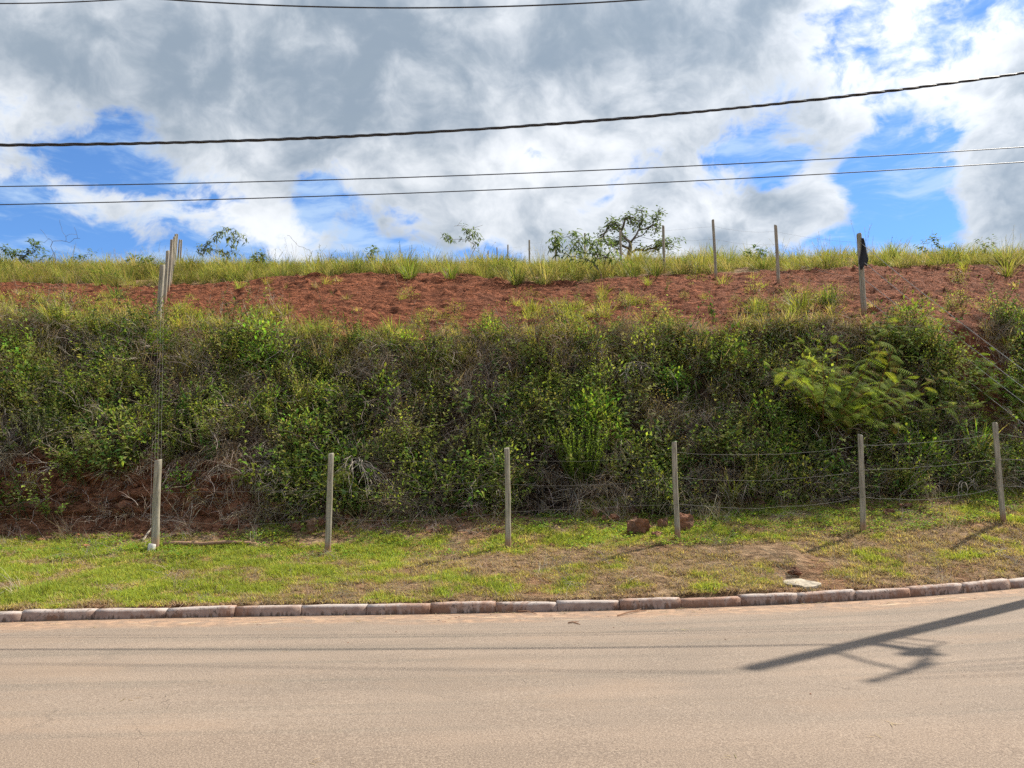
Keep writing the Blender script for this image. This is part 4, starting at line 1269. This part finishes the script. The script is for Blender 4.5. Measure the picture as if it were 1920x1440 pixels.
# ------------------------------------------------------------------ stones, fragments, odds and ends
def stone(name, label, u, v, w, h, mat=None, sink=.25, seed=1, group=None, dep=None, Y=None, rough=.3, cat="rock"):
    p = hit(u, v, 11.0, 20) if Y is None else at(u, v, Y)
    s = p[1] / F
    sx, sz = w * s / 2, h * s / 2
    mb = MB(); rock_mesh(mb, sx * 1.12, (dep or sx * .85), sz * 1.12, seed, 3, rough)
    o = mb.build(name, mat or M_ROCK)
    o.location = (p[0], p[1] + .02, p[2] + sz * (1 - sink)); o.rotation_euler = (rnd(-.15, .15), rnd(-.15, .15), rnd(-.3, .3))
    tag(o, label, cat, group)
    return o
for i, (u, v, w, h, lab) in enumerate([
    (1195, 1003, 52, 38, "large dark red boulder on the grass, the biggest of the stones"),
    (1231, 1009, 28, 18, "small rounded reddish stone at the front of the large boulder"),
    (1284, 998, 38, 48, "upright red rock right behind the fourth roadside post"),
    (1246, 992, 24, 26, "grey brown stone between the large boulder and the fourth post"),
    (1117, 970, 20, 18, "small orange red stone, leftmost of the stones near the large boulder"),
    (1132, 978, 14, 16, "tiny brown stone wedged beside the orange red stone"),
    (1152, 978, 26, 20, "flat red stone with a pale ridge, left of the large boulder"),
    (583, 1000, 30, 32, "crumbly red boulder just left of the second roadside post"),
    (556, 995, 26, 22, "dark red boulder leaning against the crumbly boulder by the second post"),
    (604, 988, 26, 32, "dark rock half hidden behind the second roadside post"),
    (640, 988, 24, 14, "low red rock just right of the second roadside post"),
    (713, 984, 22, 20, "pale red stone sitting alone between the second and third posts"),
    (760, 985, 14, 12, "tiny red stone right of the pale red stone"),
    (500, 985, 22, 16, "dark clod at the end of the row of clods left of the second post"),
    (467, 990, 26, 16, "reddish clod, middle of the row of clods"),
    (437, 988, 34, 22, "big knobbly clod, largest of the row of clods"),
    (408, 992, 22, 14, "low clod, first of the row of clods after the corner post"),
    (522, 958, 38, 22, "wide earthy rock at the bank's foot behind the row of clods"),
    (860, 978, 12, 10, "tiny red stone in the grass left of the third post"),
    (985, 978, 14, 12, "tiny red stone in the grass right of the third post"),
    (1035, 1025, 16, 8, "small flat red stone on the lawn right of the third post"),
    (1125, 1040, 18, 9, "flat brown stone on the open lawn in front of the large boulder"),
    (1668, 966, 30, 16, "earthy red clod right of the fifth roadside post"),
    (1700, 955, 30, 18, "dark clod behind the earthy clod right of the fifth post"),
    (1490, 1080, 32, 18, "red clod lying in the dug hollow beside the kerb"),
    ]):
    stone("rock", lab, u, v, w * .82, h * .82, rough=.5, seed=300 + i, group="stones along the foot of the bank", sink=.18)
for i, (u, v, w, h, Y, lab) in enumerate([
    (130, 906, 54, 30, 14.85, "rounded ochre boulder jutting from the cut earth face"),
    (208, 872, 40, 22, 14.95, "shadowed boulder under the overhanging dead grass of the earth face"),
    (182, 948, 34, 22, 14.62, "small brown block in the middle of the cut earth face"),
    (240, 955, 60, 34, 14.6, "wide crumbling block at the corner post end of the earth face"),
    (60, 950, 90, 34, 14.62, "long layered ledge of red earth rock low in the cut face"),
    (20, 905, 50, 30, 14.8, "reddish lump at the far left of the cut earth face"),
    (330, 905, 40, 26, 14.95, "red earth lump hidden in shade behind the corner post"),
    (370, 898, 28, 16, 15.0, "small orange earth lump in the shade right of the corner post"),
    ]):
    stone("rock", lab, u, v, w, h, seed=400 + i, group="rocks in the cut earth face", sink=1.0, Y=Y, rough=.4, dep=.22)
for i, (u, v, w, h, lab) in enumerate([
    (145, 1009, 14, 10, "orange brick fragment on the grass left of the corner post"),
    (158, 1028, 16, 10, "red brick fragment lying nearer the lawn left of the corner post"),
    (28, 1014, 10, 6, "small pinkish brick fragment at the left end of the verge"),
    ]):
    stone("brick_fragment", lab, u, v, w, h, mat=M_BRICK, seed=500 + i, sink=.3, rough=.12, cat="brick fragment")

def slab():
    p = hit(1508, 1099); s = p[1] / F
    n = 14; out = []
    for k in range(n):
        a = 2 * math.pi * k / n; r = rnd(.6, 1.15)
        out.append((math.cos(a) * 32 * s * r, math.sin(a) * .22 * r))
    mb = MB()
    vs = [(x, y, .02 + rnd(-.004, .004)) for x, y in out] + [(x * 1.06, y * 1.06, -.08) for x, y in out] + [(0, 0, .028)]
    fs = [(k, (k + 1) % n, 2 * n) for k in range(n)] + [((k + 1) % n, k, n + k, n + (k + 1) % n) for k in range(n)]
    mb.add(vs, fs); o = mb.build("concrete_patch", M_CONC); o.location = (p[0], p[1] + .05, p[2] + .022); o.rotation_euler.x = .14
    tag(o, "pale patch of spilled concrete on the bare earth behind the kerb", "concrete")
slab()

p = hit(284, 1034); mb = MB()
mb.tube([(0, 0, -.1), (0, 0, .10), (.003, 0, .125)], [.062, .062, .055], 14); o = mb.build("pipe_stub", M_PIPE, smooth=False); o.location = tuple(p)
tag(o, "short dirty white stub standing at the foot of the corner post", "pipe")
p0 = hit(306, 1026); p1 = hit(470, 1022)
mb = MB(); L = p1 - p0
pts = [np.array([0, 0, .03]) + L * t + np.array([0, .03 * math.sin(t * 7), .02 + .012 * math.sin(t * 11)]) for t in np.linspace(0, 1, 8)]
mb.tube(pts, [.034, .036, .033, .033, .03, .031, .029, .026], 8); o = mb.build("fallen_pole", M_WOOD, smooth=True); o.location = tuple(p0)
tag(o, "thin grey pole lying on the grass beside the corner post", "pole")
p0 = hit(268, 1016); p1 = hit(284, 1002)
mb = MB(); mb.tube([(0, 0, .03), tuple((p1 - p0) * .5 + np.array([0, 0, .08])), tuple(p1 - p0 + np.array([0, 0, .12]))], [.016, .018, .014], 6); o = mb.build("stick", M_TWIG); o.location = tuple(p0)
tag(o, "short pale stick leaning behind the corner post", "stick")
for (ua, va, ub, vb, r, lab, nm) in [(1158, 1157, 1212, 1146, .009, "dark forked twig on the road near the kerb", "twig"), (1065, 1171, 1088, 1173, .009, "short dark twig on the road in front of the kerb", "twig"),
                                 (972, 1149, 1006, 1153, .007, "thin dark twig lying in the red dust by the kerb", "twig")]:
    a, b = road_hit(ua, va), road_hit(ub, vb); mb = MB(); d = b - a
    mb.tube([(0, 0, .02), tuple(d * .4 + np.array([0, .03, .03])), tuple(d + np.array([0, 0, .012]))], [r, r, r * .6], 5, (.1, .07, .05))
    mb.tube([tuple(d * .45 + np.array([0, .03, .03])), tuple(d * .8 + np.array([.02, .09, .03]))], [r * .7, r * .4], 4)
    o = mb.build(nm, M_BARK); o.location = tuple(a); tag(o, lab, "twig")

def rag():
    b, t = right_posts[0]; mb = MB(); c = b + (t - b) * .93
    nx, nz = 7, 12; vs = []
    for j in range(nz):
        for i in range(nx):
            fx = i / (nx - 1); fz = j / (nz - 1)
            w = .03 + .20 * fz if fz < .75 else .18 - .3 * (fz - .75)
            x = .03 + (fx - .25 - .35 * fz) * w * 1.5
            y = -.085 - .03 * math.sin(fx * 9 + fz * 4) - .02 * fz
            vs.append((x, y, -fz * .78 - .06 * math.sin(fx * 5 + 1) * fz))
    fs = [(j * nx + i, j * nx + i + 1, (j + 1) * nx + i + 1, (j + 1) * nx + i) for j in range(nz - 1) for i in range(nx - 1)]
    mb.add(vs, fs); o = mb.build("hanging_rag", M_CLOTH, smooth=True); o.location = tuple(c)
    md = o.modifiers.new("thickness", 'SOLIDIFY'); md.thickness = .008
    tag(o, "dark torn rag hanging from the nearest post on the red slope", "rag")
rag()

# ------------------------------------------------------------------ saplings and trees on the ridge
def tree(name, label, base, tips, r_tip=.006, wob=.10, leafy=None, bark=None, cat="tree", leaf=None, spread_y=.5, subtwigs=0, fork=.35, side=6, power=2.3, limbs=()):
    """a skeleton grown tip by tip from the base; then radii by the pipe rule; leaves at the leafy tips"""
    base = np.asarray(base, float)
    nodes = [np.zeros(3)]; par = [-1]
    order = sorted(range(len(tips)), key=lambda i: np.linalg.norm(tips[i][0] - base))
    ends = []
    for lb_ in limbs:
        q0 = lb_[0] - base
        cur = min(range(len(nodes)), key=lambda k: np.linalg.norm(nodes[k] - q0)) if len(nodes) > 1 else 0
        for q in lb_[(0 if cur == 0 and len(nodes) == 1 else 1):]:
            A = nodes[cur]; D = (q - base) - A
            for s_ in (1, 2):
                nodes.append(A + D * s_ / 2 + np.array([rnd(-1, 1), rnd(-1, 1), rnd(-1, 1)]) * .03); par.append(cur); cur = len(nodes) - 1
    for i in order:
        T = tips[i][0] - base
        best, bi = 1e9, 0
        for k, nd in enumerate(nodes):
            if nd[2] > T[2] + .05: continue
            dd = np.linalg.norm(T - nd) + fork * np.linalg.norm(nd - np.zeros(3)) * .15 + (2.0 if k == 0 and len(nodes) > 3 else 0)
            if dd < best: best, bi = dd, k
        A = nodes[bi]; D = T - A; L = np.linalg.norm(D); n = max(3, int(L / .16))
        up = np.array([0, 0, 1.0]); prevd = None; cur = bi
        b1 = np.array([rnd(-1, 1), rnd(-1, 1), rnd(.2, 1)]) * wob * L
        for s in range(1, n + 1):
            t = s / n
            p = A + D * t + b1 * math.sin(math.pi * t) + np.array([rnd(-1, 1), rnd(-1, 1), rnd(-1, 1)]) * wob * .22 * min(L, 1.0) * (t < 1)
            nodes.append(p); par.append(cur); cur = len(nodes) - 1
        ends.append((cur, tips[i][1]))
    if subtwigs:
        for _ in range(subtwigs):
            k = random.randrange(len(nodes) // 3, len(nodes)); d = np.array([rnd(-1, 1), rnd(-1, 1), rnd(-.6, .6)]); d /= np.linalg.norm(d); cur = k
            p = nodes[k]; L = rnd(.2, .55)
            lf = rnd(0, 1) < .45
            for s in range(3):
                d = d + np.array([rnd(-.5, .5), rnd(-.5, .5), rnd(-.5, .3)]); d /= np.linalg.norm(d)
                p = p + d * L / 3; nodes.append(p); par.append(cur); cur = len(nodes) - 1
            ends.append((cur, .55 if lf else 0))
    acc = np.zeros(len(nodes)); ch = [0] * len(nodes)
    for k in range(1, len(nodes)): ch[par[k]] += 1
    for k in range(len(nodes) - 1, -1, -1):
        if ch[k] == 0: acc[k] = r_tip ** power
        if par[k] >= 0: acc[par[k]] += acc[k]
    rad = acc ** (1 / power)
    root = empty(name, tuple(base)); tag(root, label, cat)
    tb = MB(); kids = {}
    for k in range(1, len(nodes)): kids.setdefault(par[k], []).append(k)
    starts = [(0, c) for c in kids.get(0, [])]
    while starts:
        a, c = starts.pop(); path = [a, c]; cur = c
        while True:
            nx = kids.get(cur, [])
            if not nx: break
            nx = sorted(nx, key=lambda q: -rad[q])
            for q in nx[1:]: starts.append((cur, q))
            cur = nx[0]; path.append(cur)
        rr = [min(rad[path[0]], rad[path[1]] * 1.15)] + [rad[q] for q in path[1:]]
        pp = [nodes[q] for q in path]
        if a == 0: pp = [pp[0] - np.array([0, 0, .15])] + pp; rr = [rr[0] * 1.25] + rr
        tb.tube(pp, rr, side, cap=True)
    tb.build("trunk", bark or M_BARK, root, smooth=True)
    if leafy:
        lb = MB()
        for (k, amt) in ends:
            if amt <= 0: continue
            d = nodes[k] - nodes[par[k]]; d = d / (np.linalg.norm(d) + 1e-9)
            leafy(lb, nodes[k], d, amt)
            if par[k] > 0 and par[par[k]] > 0: leafy(lb, nodes[par[par[k]]], d, amt * .5)
        lb.build("crown", M_PLANT, root)
    return root

def whorl(n, L, W, droop, cols, spread_=.08):
    def f(mb, p, d, amt):
        for i in range(max(2, int(n * amt))):
            a = rnd(0, 6.28); q = p + np.array([rnd(-1, 1), rnd(-1, 1), rnd(-1, 1)]) * spread_
            out = np.array([math.cos(a), math.sin(a), rnd(-.3, .7)]); out /= np.linalg.norm(out)
            l = L * rnd(.65, 1.15); c = jit(random.choice(cols), .3)
            s = np.cross(out, np.array([0, 0, 1.0])); s /= (np.linalg.norm(s) + 1e-9)
            pts = [q]; cur = q.copy(); dv = out.copy()
            for k in range(3):
                dv = dv + np.array([0, 0, -droop * .45]); dv /= np.linalg.norm(dv); cur = cur + dv * l / 3; pts.append(cur.copy())
            mb.ribbon(pts, s, [W * .35, W, W * .75, 0], c)
    return f

def T(lst, Y, dy=.4):
    return [(at(u, v, Y + rnd(-dy, dy)), a) for (u, v, a) in lst]
def G(u, Y):
    t = at(u, 500, Y); z = float(height(np.array([t[0]]), np.array([Y]))[0]); return np.array([t[0], Y, z])

DK = [(.085, .13, .05), (.11, .165, .06), (.14, .195, .075)]
GL = [(.15, .19, .10), (.20, .24, .13), (.11, .155, .07)]
tree("bare_shrub", "leafless shrub of thin upright branches against the sky on the ridge", G(107, 32), T([(76, 430, 0), (88, 446, 0), (100, 452, 0), (112, 412, 0), (121, 440, 0), (139, 426, 0), (150, 447, 0), (130, 455, 0), (95, 462, 0), (116, 428, 0), (144, 440, 0), (83, 455, 0)], 32), .0055, .12, bark=M_BARK, cat="shrub")
tree("leafy_shrub", "dark leafy shrub beside the leafless shrub on the ridge", G(58, 31.5), T([(8, 462, .9), (18, 470, 1), (34, 474, 1), (58, 452, 1), (68, 456, 1), (76, 466, .9), (50, 470, 1), (88, 478, .9), (62, 474, 1), (26, 478, 1), (44, 480, 1), (2, 474, 1)], 31.5), .005, .1, whorl(18, .25, .065, .6, DK, .14), cat="shrub")
tree("leafy_shrub", "small dark sprig poking above the ridge grass right of the leafless shrub", G(160, 31.5), T([(148, 478, 1), (168, 468, .8), (173, 476, .7), (158, 482, 1), (140, 484, 1)], 31.5), .005, .1, whorl(8, .20, .06, .6, DK), cat="shrub")
tree("sapling", "open sapling with drooping leaf whorls right of the climbing posts", G(417, 31), T([(378, 461, .9), (392, 456, 1), (373, 471, .8), (398, 468, .7), (411, 438, 1), (424, 431, 1), (438, 434, 1), (452, 443, .9), (415, 472, .9), (405, 448, .8), (431, 446, 1), (441, 470, .7), (425, 480, .6), (387, 470, 1), (458, 452, .6)], 31), .0055, .12, whorl(18, .27, .058, .95, GL, .13), cat="sapling")
tree("dead_stalk_shrub", "bent leafless stalk leaning over the ridge grass", G(572, 31), T([(538, 441, 0), (560, 462, 0), (549, 450, 0), (576, 468, 0), (586, 470, 0)], 31), .006, .12, cat="shrub")
tree("sapling", "slender sapling with pale stems standing alone mid ridge", G(866, 35), T([(836, 441, 1), (846, 450, 1), (840, 447, .8), (874, 431, 1), (892, 434, 1), (899, 447, .9), (884, 440, 1), (851, 424, 0), (866, 412, 0), (868, 424, .4), (905, 422, 0), (826, 436, 0), (893, 456, .5), (888, 428, .3)], 35), .0065, .11, whorl(16, .26, .06, .95, DK, .13), M_TWIG, cat="sapling")
tree("drooping_leaf_tree", "spreading bush tree with long drooping leaves at the top of the bare slope", G(1127, 25.6), T([(1044, 436, 1), (1036, 446, .9), (1040, 462, 1), (1050, 474, .9), (1056, 446, .7), (1075, 438, 1), (1086, 450, 1), (1070, 458, .8), (1100, 444, 1), (1110, 460, 1), (1122, 450, .9), (1128, 470, 1), (1140, 446, 1), (1150, 466, .9), (1090, 474, 1), (1068, 482, .7), (1100, 485, .8), (1145, 485, .6), (1118, 478, .9), (1080, 466, 1), (1160, 478, .5)], 25.8, .6), .0065, .12, whorl(15, .31, .058, 1.0, DK + GL + GL, .13), cat="tree", subtwigs=22)
tree("gnarled_tree", "gnarled thick trunked tree with twisted bare limbs behind the posts", G(1180, 44), T([(1142, 420, .8), (1150, 416, .7), (1160, 428, .8), (1170, 414, .3), (1182, 406, 0), (1192, 398, 0), (1205, 394, 0), (1200, 412, .3), (1215, 406, .3), (1228, 402, 1), (1238, 394, 1), (1235, 410, 1), (1226, 422, .9), (1234, 428, .8), (1214, 428, .4), (1206, 436, .4), (1246, 448, 1), (1252, 456, .9), (1238, 460, 1), (1226, 466, 1), (1150, 452, .9), (1140, 460, 1), (1158, 464, .9), (1170, 446, .6), (1190, 430, .5), (1210, 470, .9), (1195, 455, .4), (1132, 440, .7)], 44, .9), .0115, .14, whorl(18, .21, .10, .5, DK, .24), cat="tree", subtwigs=170, side=7, power=2.0,
     limbs=[[at(u, v, 44 + dy) for (u, v, dy) in L_] for L_ in [
         [(1180, 478, 0), (1182, 455, 0)], [(1182, 455, 0), (1168, 442, .3), (1160, 426, .5), (1148, 418, .6)],
         [(1182, 455, 0), (1194, 440, -.3), (1199, 425, -.4), (1206, 410, -.2), (1203, 396, 0)],
         [(1188, 448, -.1), (1206, 440, .4), (1220, 424, .6), (1231, 408, .8), (1238, 396, .9)],
         [(1194, 440, -.3), (1214, 447, -.8), (1232, 451, -1.0), (1246, 452, -1.0)], [(1181, 466, 0), (1160, 456, -.6), (1144, 458, -.9)],
         [(1165, 434, .3), (1172, 413, 0), (1186, 407, -.3), (1196, 416, -.5)], [(1220, 424, .6), (1226, 436, 1.0), (1238, 432, 1.2)]]])
tree("leafy_sprig", "thin arching sprig right of the gnarled tree", G(1268, 29), T([(1266, 447, .6), (1276, 444, .8), (1283, 450, .6), (1258, 462, .3)], 29), .005, .1, whorl(6, .2, .05, 1.0, DK), cat="shrub")
for (u, v, Y, tl, lab) in [
    (1745, 480, 31, [(1722, 462, .7), (1735, 452, .7), (1748, 446, .9), (1754, 444, .5), (1760, 458, .8), (1768, 466, .6), (1730, 470, .9)], "dark wispy shrub on the ridge beyond the rag's post"),
    (1840, 480, 31, [(1832, 452, .4), (1845, 458, .5), (1858, 446, .3), (1866, 456, .5), (1850, 466, .6)], "faint wispy shrub near the far end of the ridge"),
    (700, 485, 31, [(694, 470, .8), (700, 464, .9), (706, 472, .7), (690, 478, .8)], "little leafy tuft above the ridge left of the lone sapling"),
    (482, 500, 30, [(472, 482, .9), (484, 474, .8), (492, 480, .9), (478, 488, 1), (490, 486, 1)], "low dark bush in the ridge grass right of the open sapling"),
    (1415, 492, 31, [(1402, 470, .8), (1415, 464, .9), (1425, 470, .9), (1435, 474, .8), (1408, 478, 1), (1422, 480, 1)], "low dark bush on the ridge between two posts"),
    (255, 500, 31, [(240, 486, .9), (252, 480, .9), (265, 484, .9), (275, 488, .8), (285, 486, .7)], "low dark bush on the ridge left of the climbing posts")]:
    tree("ridge_shrub", lab, G(u, Y), T(tl, Y), .0045, .1, whorl(16, .2, .07, .4, DK, .12), cat="shrub")

# ------------------------------------------------------------------ plants on the bank one can pick out
def plant(name, label, u, v, mbf, mat, tilt=.2, scale=1.0, cat="plant", part="foliage", y0=11.0, y1=40.0, group=None, root_pt=None):
    p = hit(u, v, y0, y1) if root_pt is None else root_pt
    if 0 in mbf.k and 1 in mbf.k:
        o = empty(name)
        mbf.only(1).build("stems", mat, o); mbf.only(0).build("leaves", mat, o)
    else:
        o = mbf.build(name, mat)
    o.location = (p[0], p[1], p[2] - .02); scale = scale * (1.2 if v > 640 else 1.3); o.rotation_euler = (tilt, rnd(-.08, .08), rnd(-.6, .6)); o.scale = (scale,) * 3
    return tag(o, label, cat, group)

def big_feather(h, stems, per, w, seedc):
    mb = MB()
    for s in range(stems):
        a = rnd(0, 6.28); st = stem_path((rnd(-w, w) * .25, rnd(-.1, .1), -.05), a, h * rnd(.55, 1.1), rnd(.2, 1.0), rnd(-.1, .7), 6, .12)
        mb.tube(st, [.014, .012, .010, .008, .006, .005, .003], 4, (.24, .15, .08), cap=False)
        ph = rnd(0, 6)
        for i in range(per):
            p, d = along(st, .2 + .8 * (i + .5) / per); ph += 2.0
            dv = np.array([math.cos(ph), math.sin(ph) - .25, rnd(-.3, .9)])
            frond(mb, p, dv, rnd(.17, .33), jit(random.choice(seedc), .22), 12, rnd(.055, .085), tipcol=(.30, .16, .05) if rnd(0, 1) < .12 else None)
    return mb
FEA = [(.26, .37, .05), (.21, .31, .042), (.16, .25, .04), (.33, .41, .06)]
plant("feather_leaf_bush", "large feathery yellow green bush spreading over the bank behind the fifth post", 1585, 795, big_feather(1.5, 60, 13, 2.2, FEA), M_PLANT, .32, 1.25, cat="bush")
plant("feather_leaf_bush", "smaller feathery bush below the red gully by the diagonal wires", 1835, 745, big_feather(.95, 16, 9, 1.0, FEA), M_PLANT, .25, cat="bush")
plant("feather_leaf_bush", "low fresh green feathery bush at the photo's right edge above the sixth post", 1895, 790, big_feather(.8, 16, 9, 1.0, FEA), M_PLANT, .25, cat="bush")
plant("feather_leaf_bush", "feathery bush on the bank's upper edge left of the gully", 1700, 640, big_feather(.7, 12, 8, .8, FEA), M_PLANT, .2, cat="bush")
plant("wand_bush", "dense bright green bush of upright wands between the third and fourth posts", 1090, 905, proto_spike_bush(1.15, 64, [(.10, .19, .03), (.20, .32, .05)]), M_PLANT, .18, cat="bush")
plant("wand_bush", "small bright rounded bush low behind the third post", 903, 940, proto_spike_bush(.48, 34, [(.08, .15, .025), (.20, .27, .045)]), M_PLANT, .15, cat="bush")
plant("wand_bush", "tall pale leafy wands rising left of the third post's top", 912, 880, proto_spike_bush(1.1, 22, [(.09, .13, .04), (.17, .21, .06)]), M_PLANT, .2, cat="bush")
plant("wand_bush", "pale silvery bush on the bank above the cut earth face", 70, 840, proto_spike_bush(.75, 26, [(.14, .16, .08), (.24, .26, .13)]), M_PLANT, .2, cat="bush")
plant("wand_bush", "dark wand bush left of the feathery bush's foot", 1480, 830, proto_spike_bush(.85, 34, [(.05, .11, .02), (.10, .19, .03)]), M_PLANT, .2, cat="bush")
BROAD = [(.075, .17, .028), (.11, .22, .035), (.055, .13, .025)]
def broad(h, st, n, L=.15, W=.052, droop=1.3, cols=BROAD, curve=(-.1, .5)):
    return proto_weed(h, st, L, W, cols, n, droop, (.13, .13, .06), (.0, .35), curve, .15, (.7, 1.4))
for (u, v, h, st, n, sc, lab) in [
    (342, 800, 1.15, 5, 14, 1.0, "glossy broad leaved climber hanging right of the hillside wires"),
    (715, 810, 1.2, 4, 14, 1.0, "narrow column of bright glossy leaves left of the bank's middle"),
    (500, 720, .7, 4, 12, 1.0, "broad leaved plant on the upper bank left of the glossy column"),
    (1245, 745, .8, 6, 13, 1.1, "dark long leaved plant above the fourth roadside post"),
    (1180, 700, .6, 4, 12, 1.0, "long leaved plant left of the dark long leaved plant"),
    (930, 700, .65, 6, 13, .9, "rounded leafy plant high on the bank above the third post"),
    (390, 860, .7, 7, 12, .8, "pale leafy bush overhanging right of the corner post"),
    (1300, 745, .6, 4, 12, 1.0, "light leafy plant right of the dark long leaved plant"),
    (620, 780, .6, 5, 12, .9, "yellowish leafy plant right above the second roadside post"),
    (1040, 760, .55, 5, 12, .9, "leafy plant in the middle of the bank above the wand bush"),
    (150, 760, .6, 5, 12, .9, "leafy plant on the left bank above the earth face"),
    (1700, 760, .7, 5, 12, .9, "small leafed plant at the right flank of the large feathery bush"),
    (1360, 690, .6, 5, 13, .9, "leafy plant below the crest right of the fourth post"),
    (1780, 850, .5, 5, 12, .9, "low leafy plant between the fifth and sixth posts")]:
    plant("broad_leaf_plant", lab, u, v, broad(h, st, n), M_PLANT, .3, sc)
plant("rosette_plant", "bright lime rosette plant standing above the smaller feathery bush", 1838, 700, proto_weed(.42, 3, .24, .055, [(.20, .34, .04), (.15, .30, .035)], 11, 1.2, (.16, .2, .06), (.0, .2), (0, .2), .45, (.8, 1.3)), M_PLANT, .15)
plant("broad_leaf_sapling", "two tiered leafy sapling on the bare earth at the crest", 1341, 606, proto_weed(.78, 2, .17, .055, BROAD, 20, 1.2, (.13, .13, .06), (.0, .12), (0, .1), .2, (.7, 1.3)), M_PLANT, .1, .95)
plant("compound_leaf_plant", "yellow green plant with big split leaves left of the fourth post", 1232, 900, proto_weed(.62, 4, .22, .07, [(.26, .34, .04), (.18, .28, .035)], 6, .5, (.2, .24, .07), (.1, .5), (.1, .4), .55, (.8, 1.3)), M_PLANT, .25)

TUS = [LIME, YEL, OLIVE]; TUG = [GREEN, LIME, OLIVE]; TUD = [DARKG, GREEN, OLIVE]
for (u, v, h, n, cols, lab) in [
    (588, 632, .72, 90, TUG, "big green grass tussock on the crest left of the bank's middle"),
    (1420, 588, .55, 80, TUS, "round yellow green tussock on the bare slope near the second ridge post"),
    (1500, 582, .75, 110, TUS, "tall yellow green tussock left of the rag's post"),
    (1556, 572, .62, 110, TUD, "dark rounded tussock right beside the rag's post"),
    (220, 560, .55, 80, TUD, "dark tussock on the bare earth left of the climbing posts"),
    (1887, 516, .75, 90, TUS, "lone bright tussock on the bare slope by the photo's right edge"),
    (768, 520, .85, 110, TUG, "dark based tussock at the lower rim of the ridge grass"),
    (968, 532, .85, 100, TUD, "dark tussock where the ridge grass dips into the bare earth"),
    (1228, 517, .75, 90, TUD, "low dark tussock at the foot of the fourth ridge post"),
    (1372, 930, .7, 70, TUG, "green grass tuft at the bank's foot left of the fifth post"),
    (1832, 850, .95, 80, [LIME, BRIGHT, YEL], "tall bright grass tuft at the bank's foot left of the sixth post"),
    (1755, 615, .5, 50, [LIME, YEL, BRIGHT], "small bright grass tuft at the lip of the red gully"),
    (335, 618, .55, 70, TUS, "grass tussock at the crest right of the first climbing post"),
    (100, 600, .7, 90, TUS, "yellow green tussock on the crest at the left of the photo"),
    (250, 600, .6, 80, TUS, "yellow green tussock just left of the first climbing post"),
    (738, 628, .55, 80, TUS, "yellowish tussock on the crest below the bare earth's widest part"),
    (1005, 645, .6, 90, [YEL, LIME, STRAW], "straw tipped tussock hanging over the crest at the photo's middle"),
    (845, 520, .6, 70, TUG, "small tussock on the ridge rim below the lone sapling"),
    (1420, 900, .5, 50, [LIME, BRIGHT], "thin bright grass tuft low on the bank left of the fifth post")]:
    plant("grass_tussock", lab, u, v, proto_tussock(h, n, cols, .14, .016, (.05, .7), (.3, 1.3)), M_GRASS, .12, cat="grass tussock")

def hanging_roots(label, u, v, Y, n=16, L=1.0):
    """pale dead branches reaching out and hanging down over the bank"""
    p = at(u, v, Y); mb = MB()
    for i in range(n):
        d = np.array([rnd(-.9, .9), rnd(-1.0, -.2), rnd(-.2, .6)]); d /= np.linalg.norm(d)
        q = np.array([rnd(-.15, .15), 0, rnd(-.05, .1)]); pts = [q.copy()]; ll = L * rnd(.5, 1.1)
        for k in range(8):
            d = d + np.array([rnd(-.22, .22), rnd(-.1, .12), -.20 + rnd(-.15, .1)]); d /= np.linalg.norm(d); q = q + d * ll / 8; pts.append(q.copy())
            if rnd(0, 1) < .4 and k > 1:
                d2 = d + np.array([rnd(-.9, .9), rnd(-.5, .3), rnd(-.3, .6)]); d2 /= np.linalg.norm(d2); e = q + d2 * rnd(.1, .3)
                mb.tube([q, (q + e) / 2 + np.array([rnd(-.02, .02)] * 3), e], [.006, .004, .002], 3, cap=False)
        r = rnd(.007, .013)
        mb.tube(pts, [r * (1 - .09 * j) for j in range(9)], 4, cap=False)
    o = mb.build("dead_branches", M_TWIG); o.location = tuple(p); tag(o, label, "branches")
hanging_roots("pale dead branches hanging down the bank right of the second post", 668, 868, 15.0, 20, 1.05)
hanging_roots("thin dead branches sticking out below the crest right of the bank's middle", 1180, 690, 16.7, 14, .7)
hanging_roots("dead grey branches at the bank's foot near the sixth post", 1815, 905, 15.0, 9, .55)
hanging_roots("dead branches in the bank's shade left of the second post", 500, 870, 15.1, 12, .8)
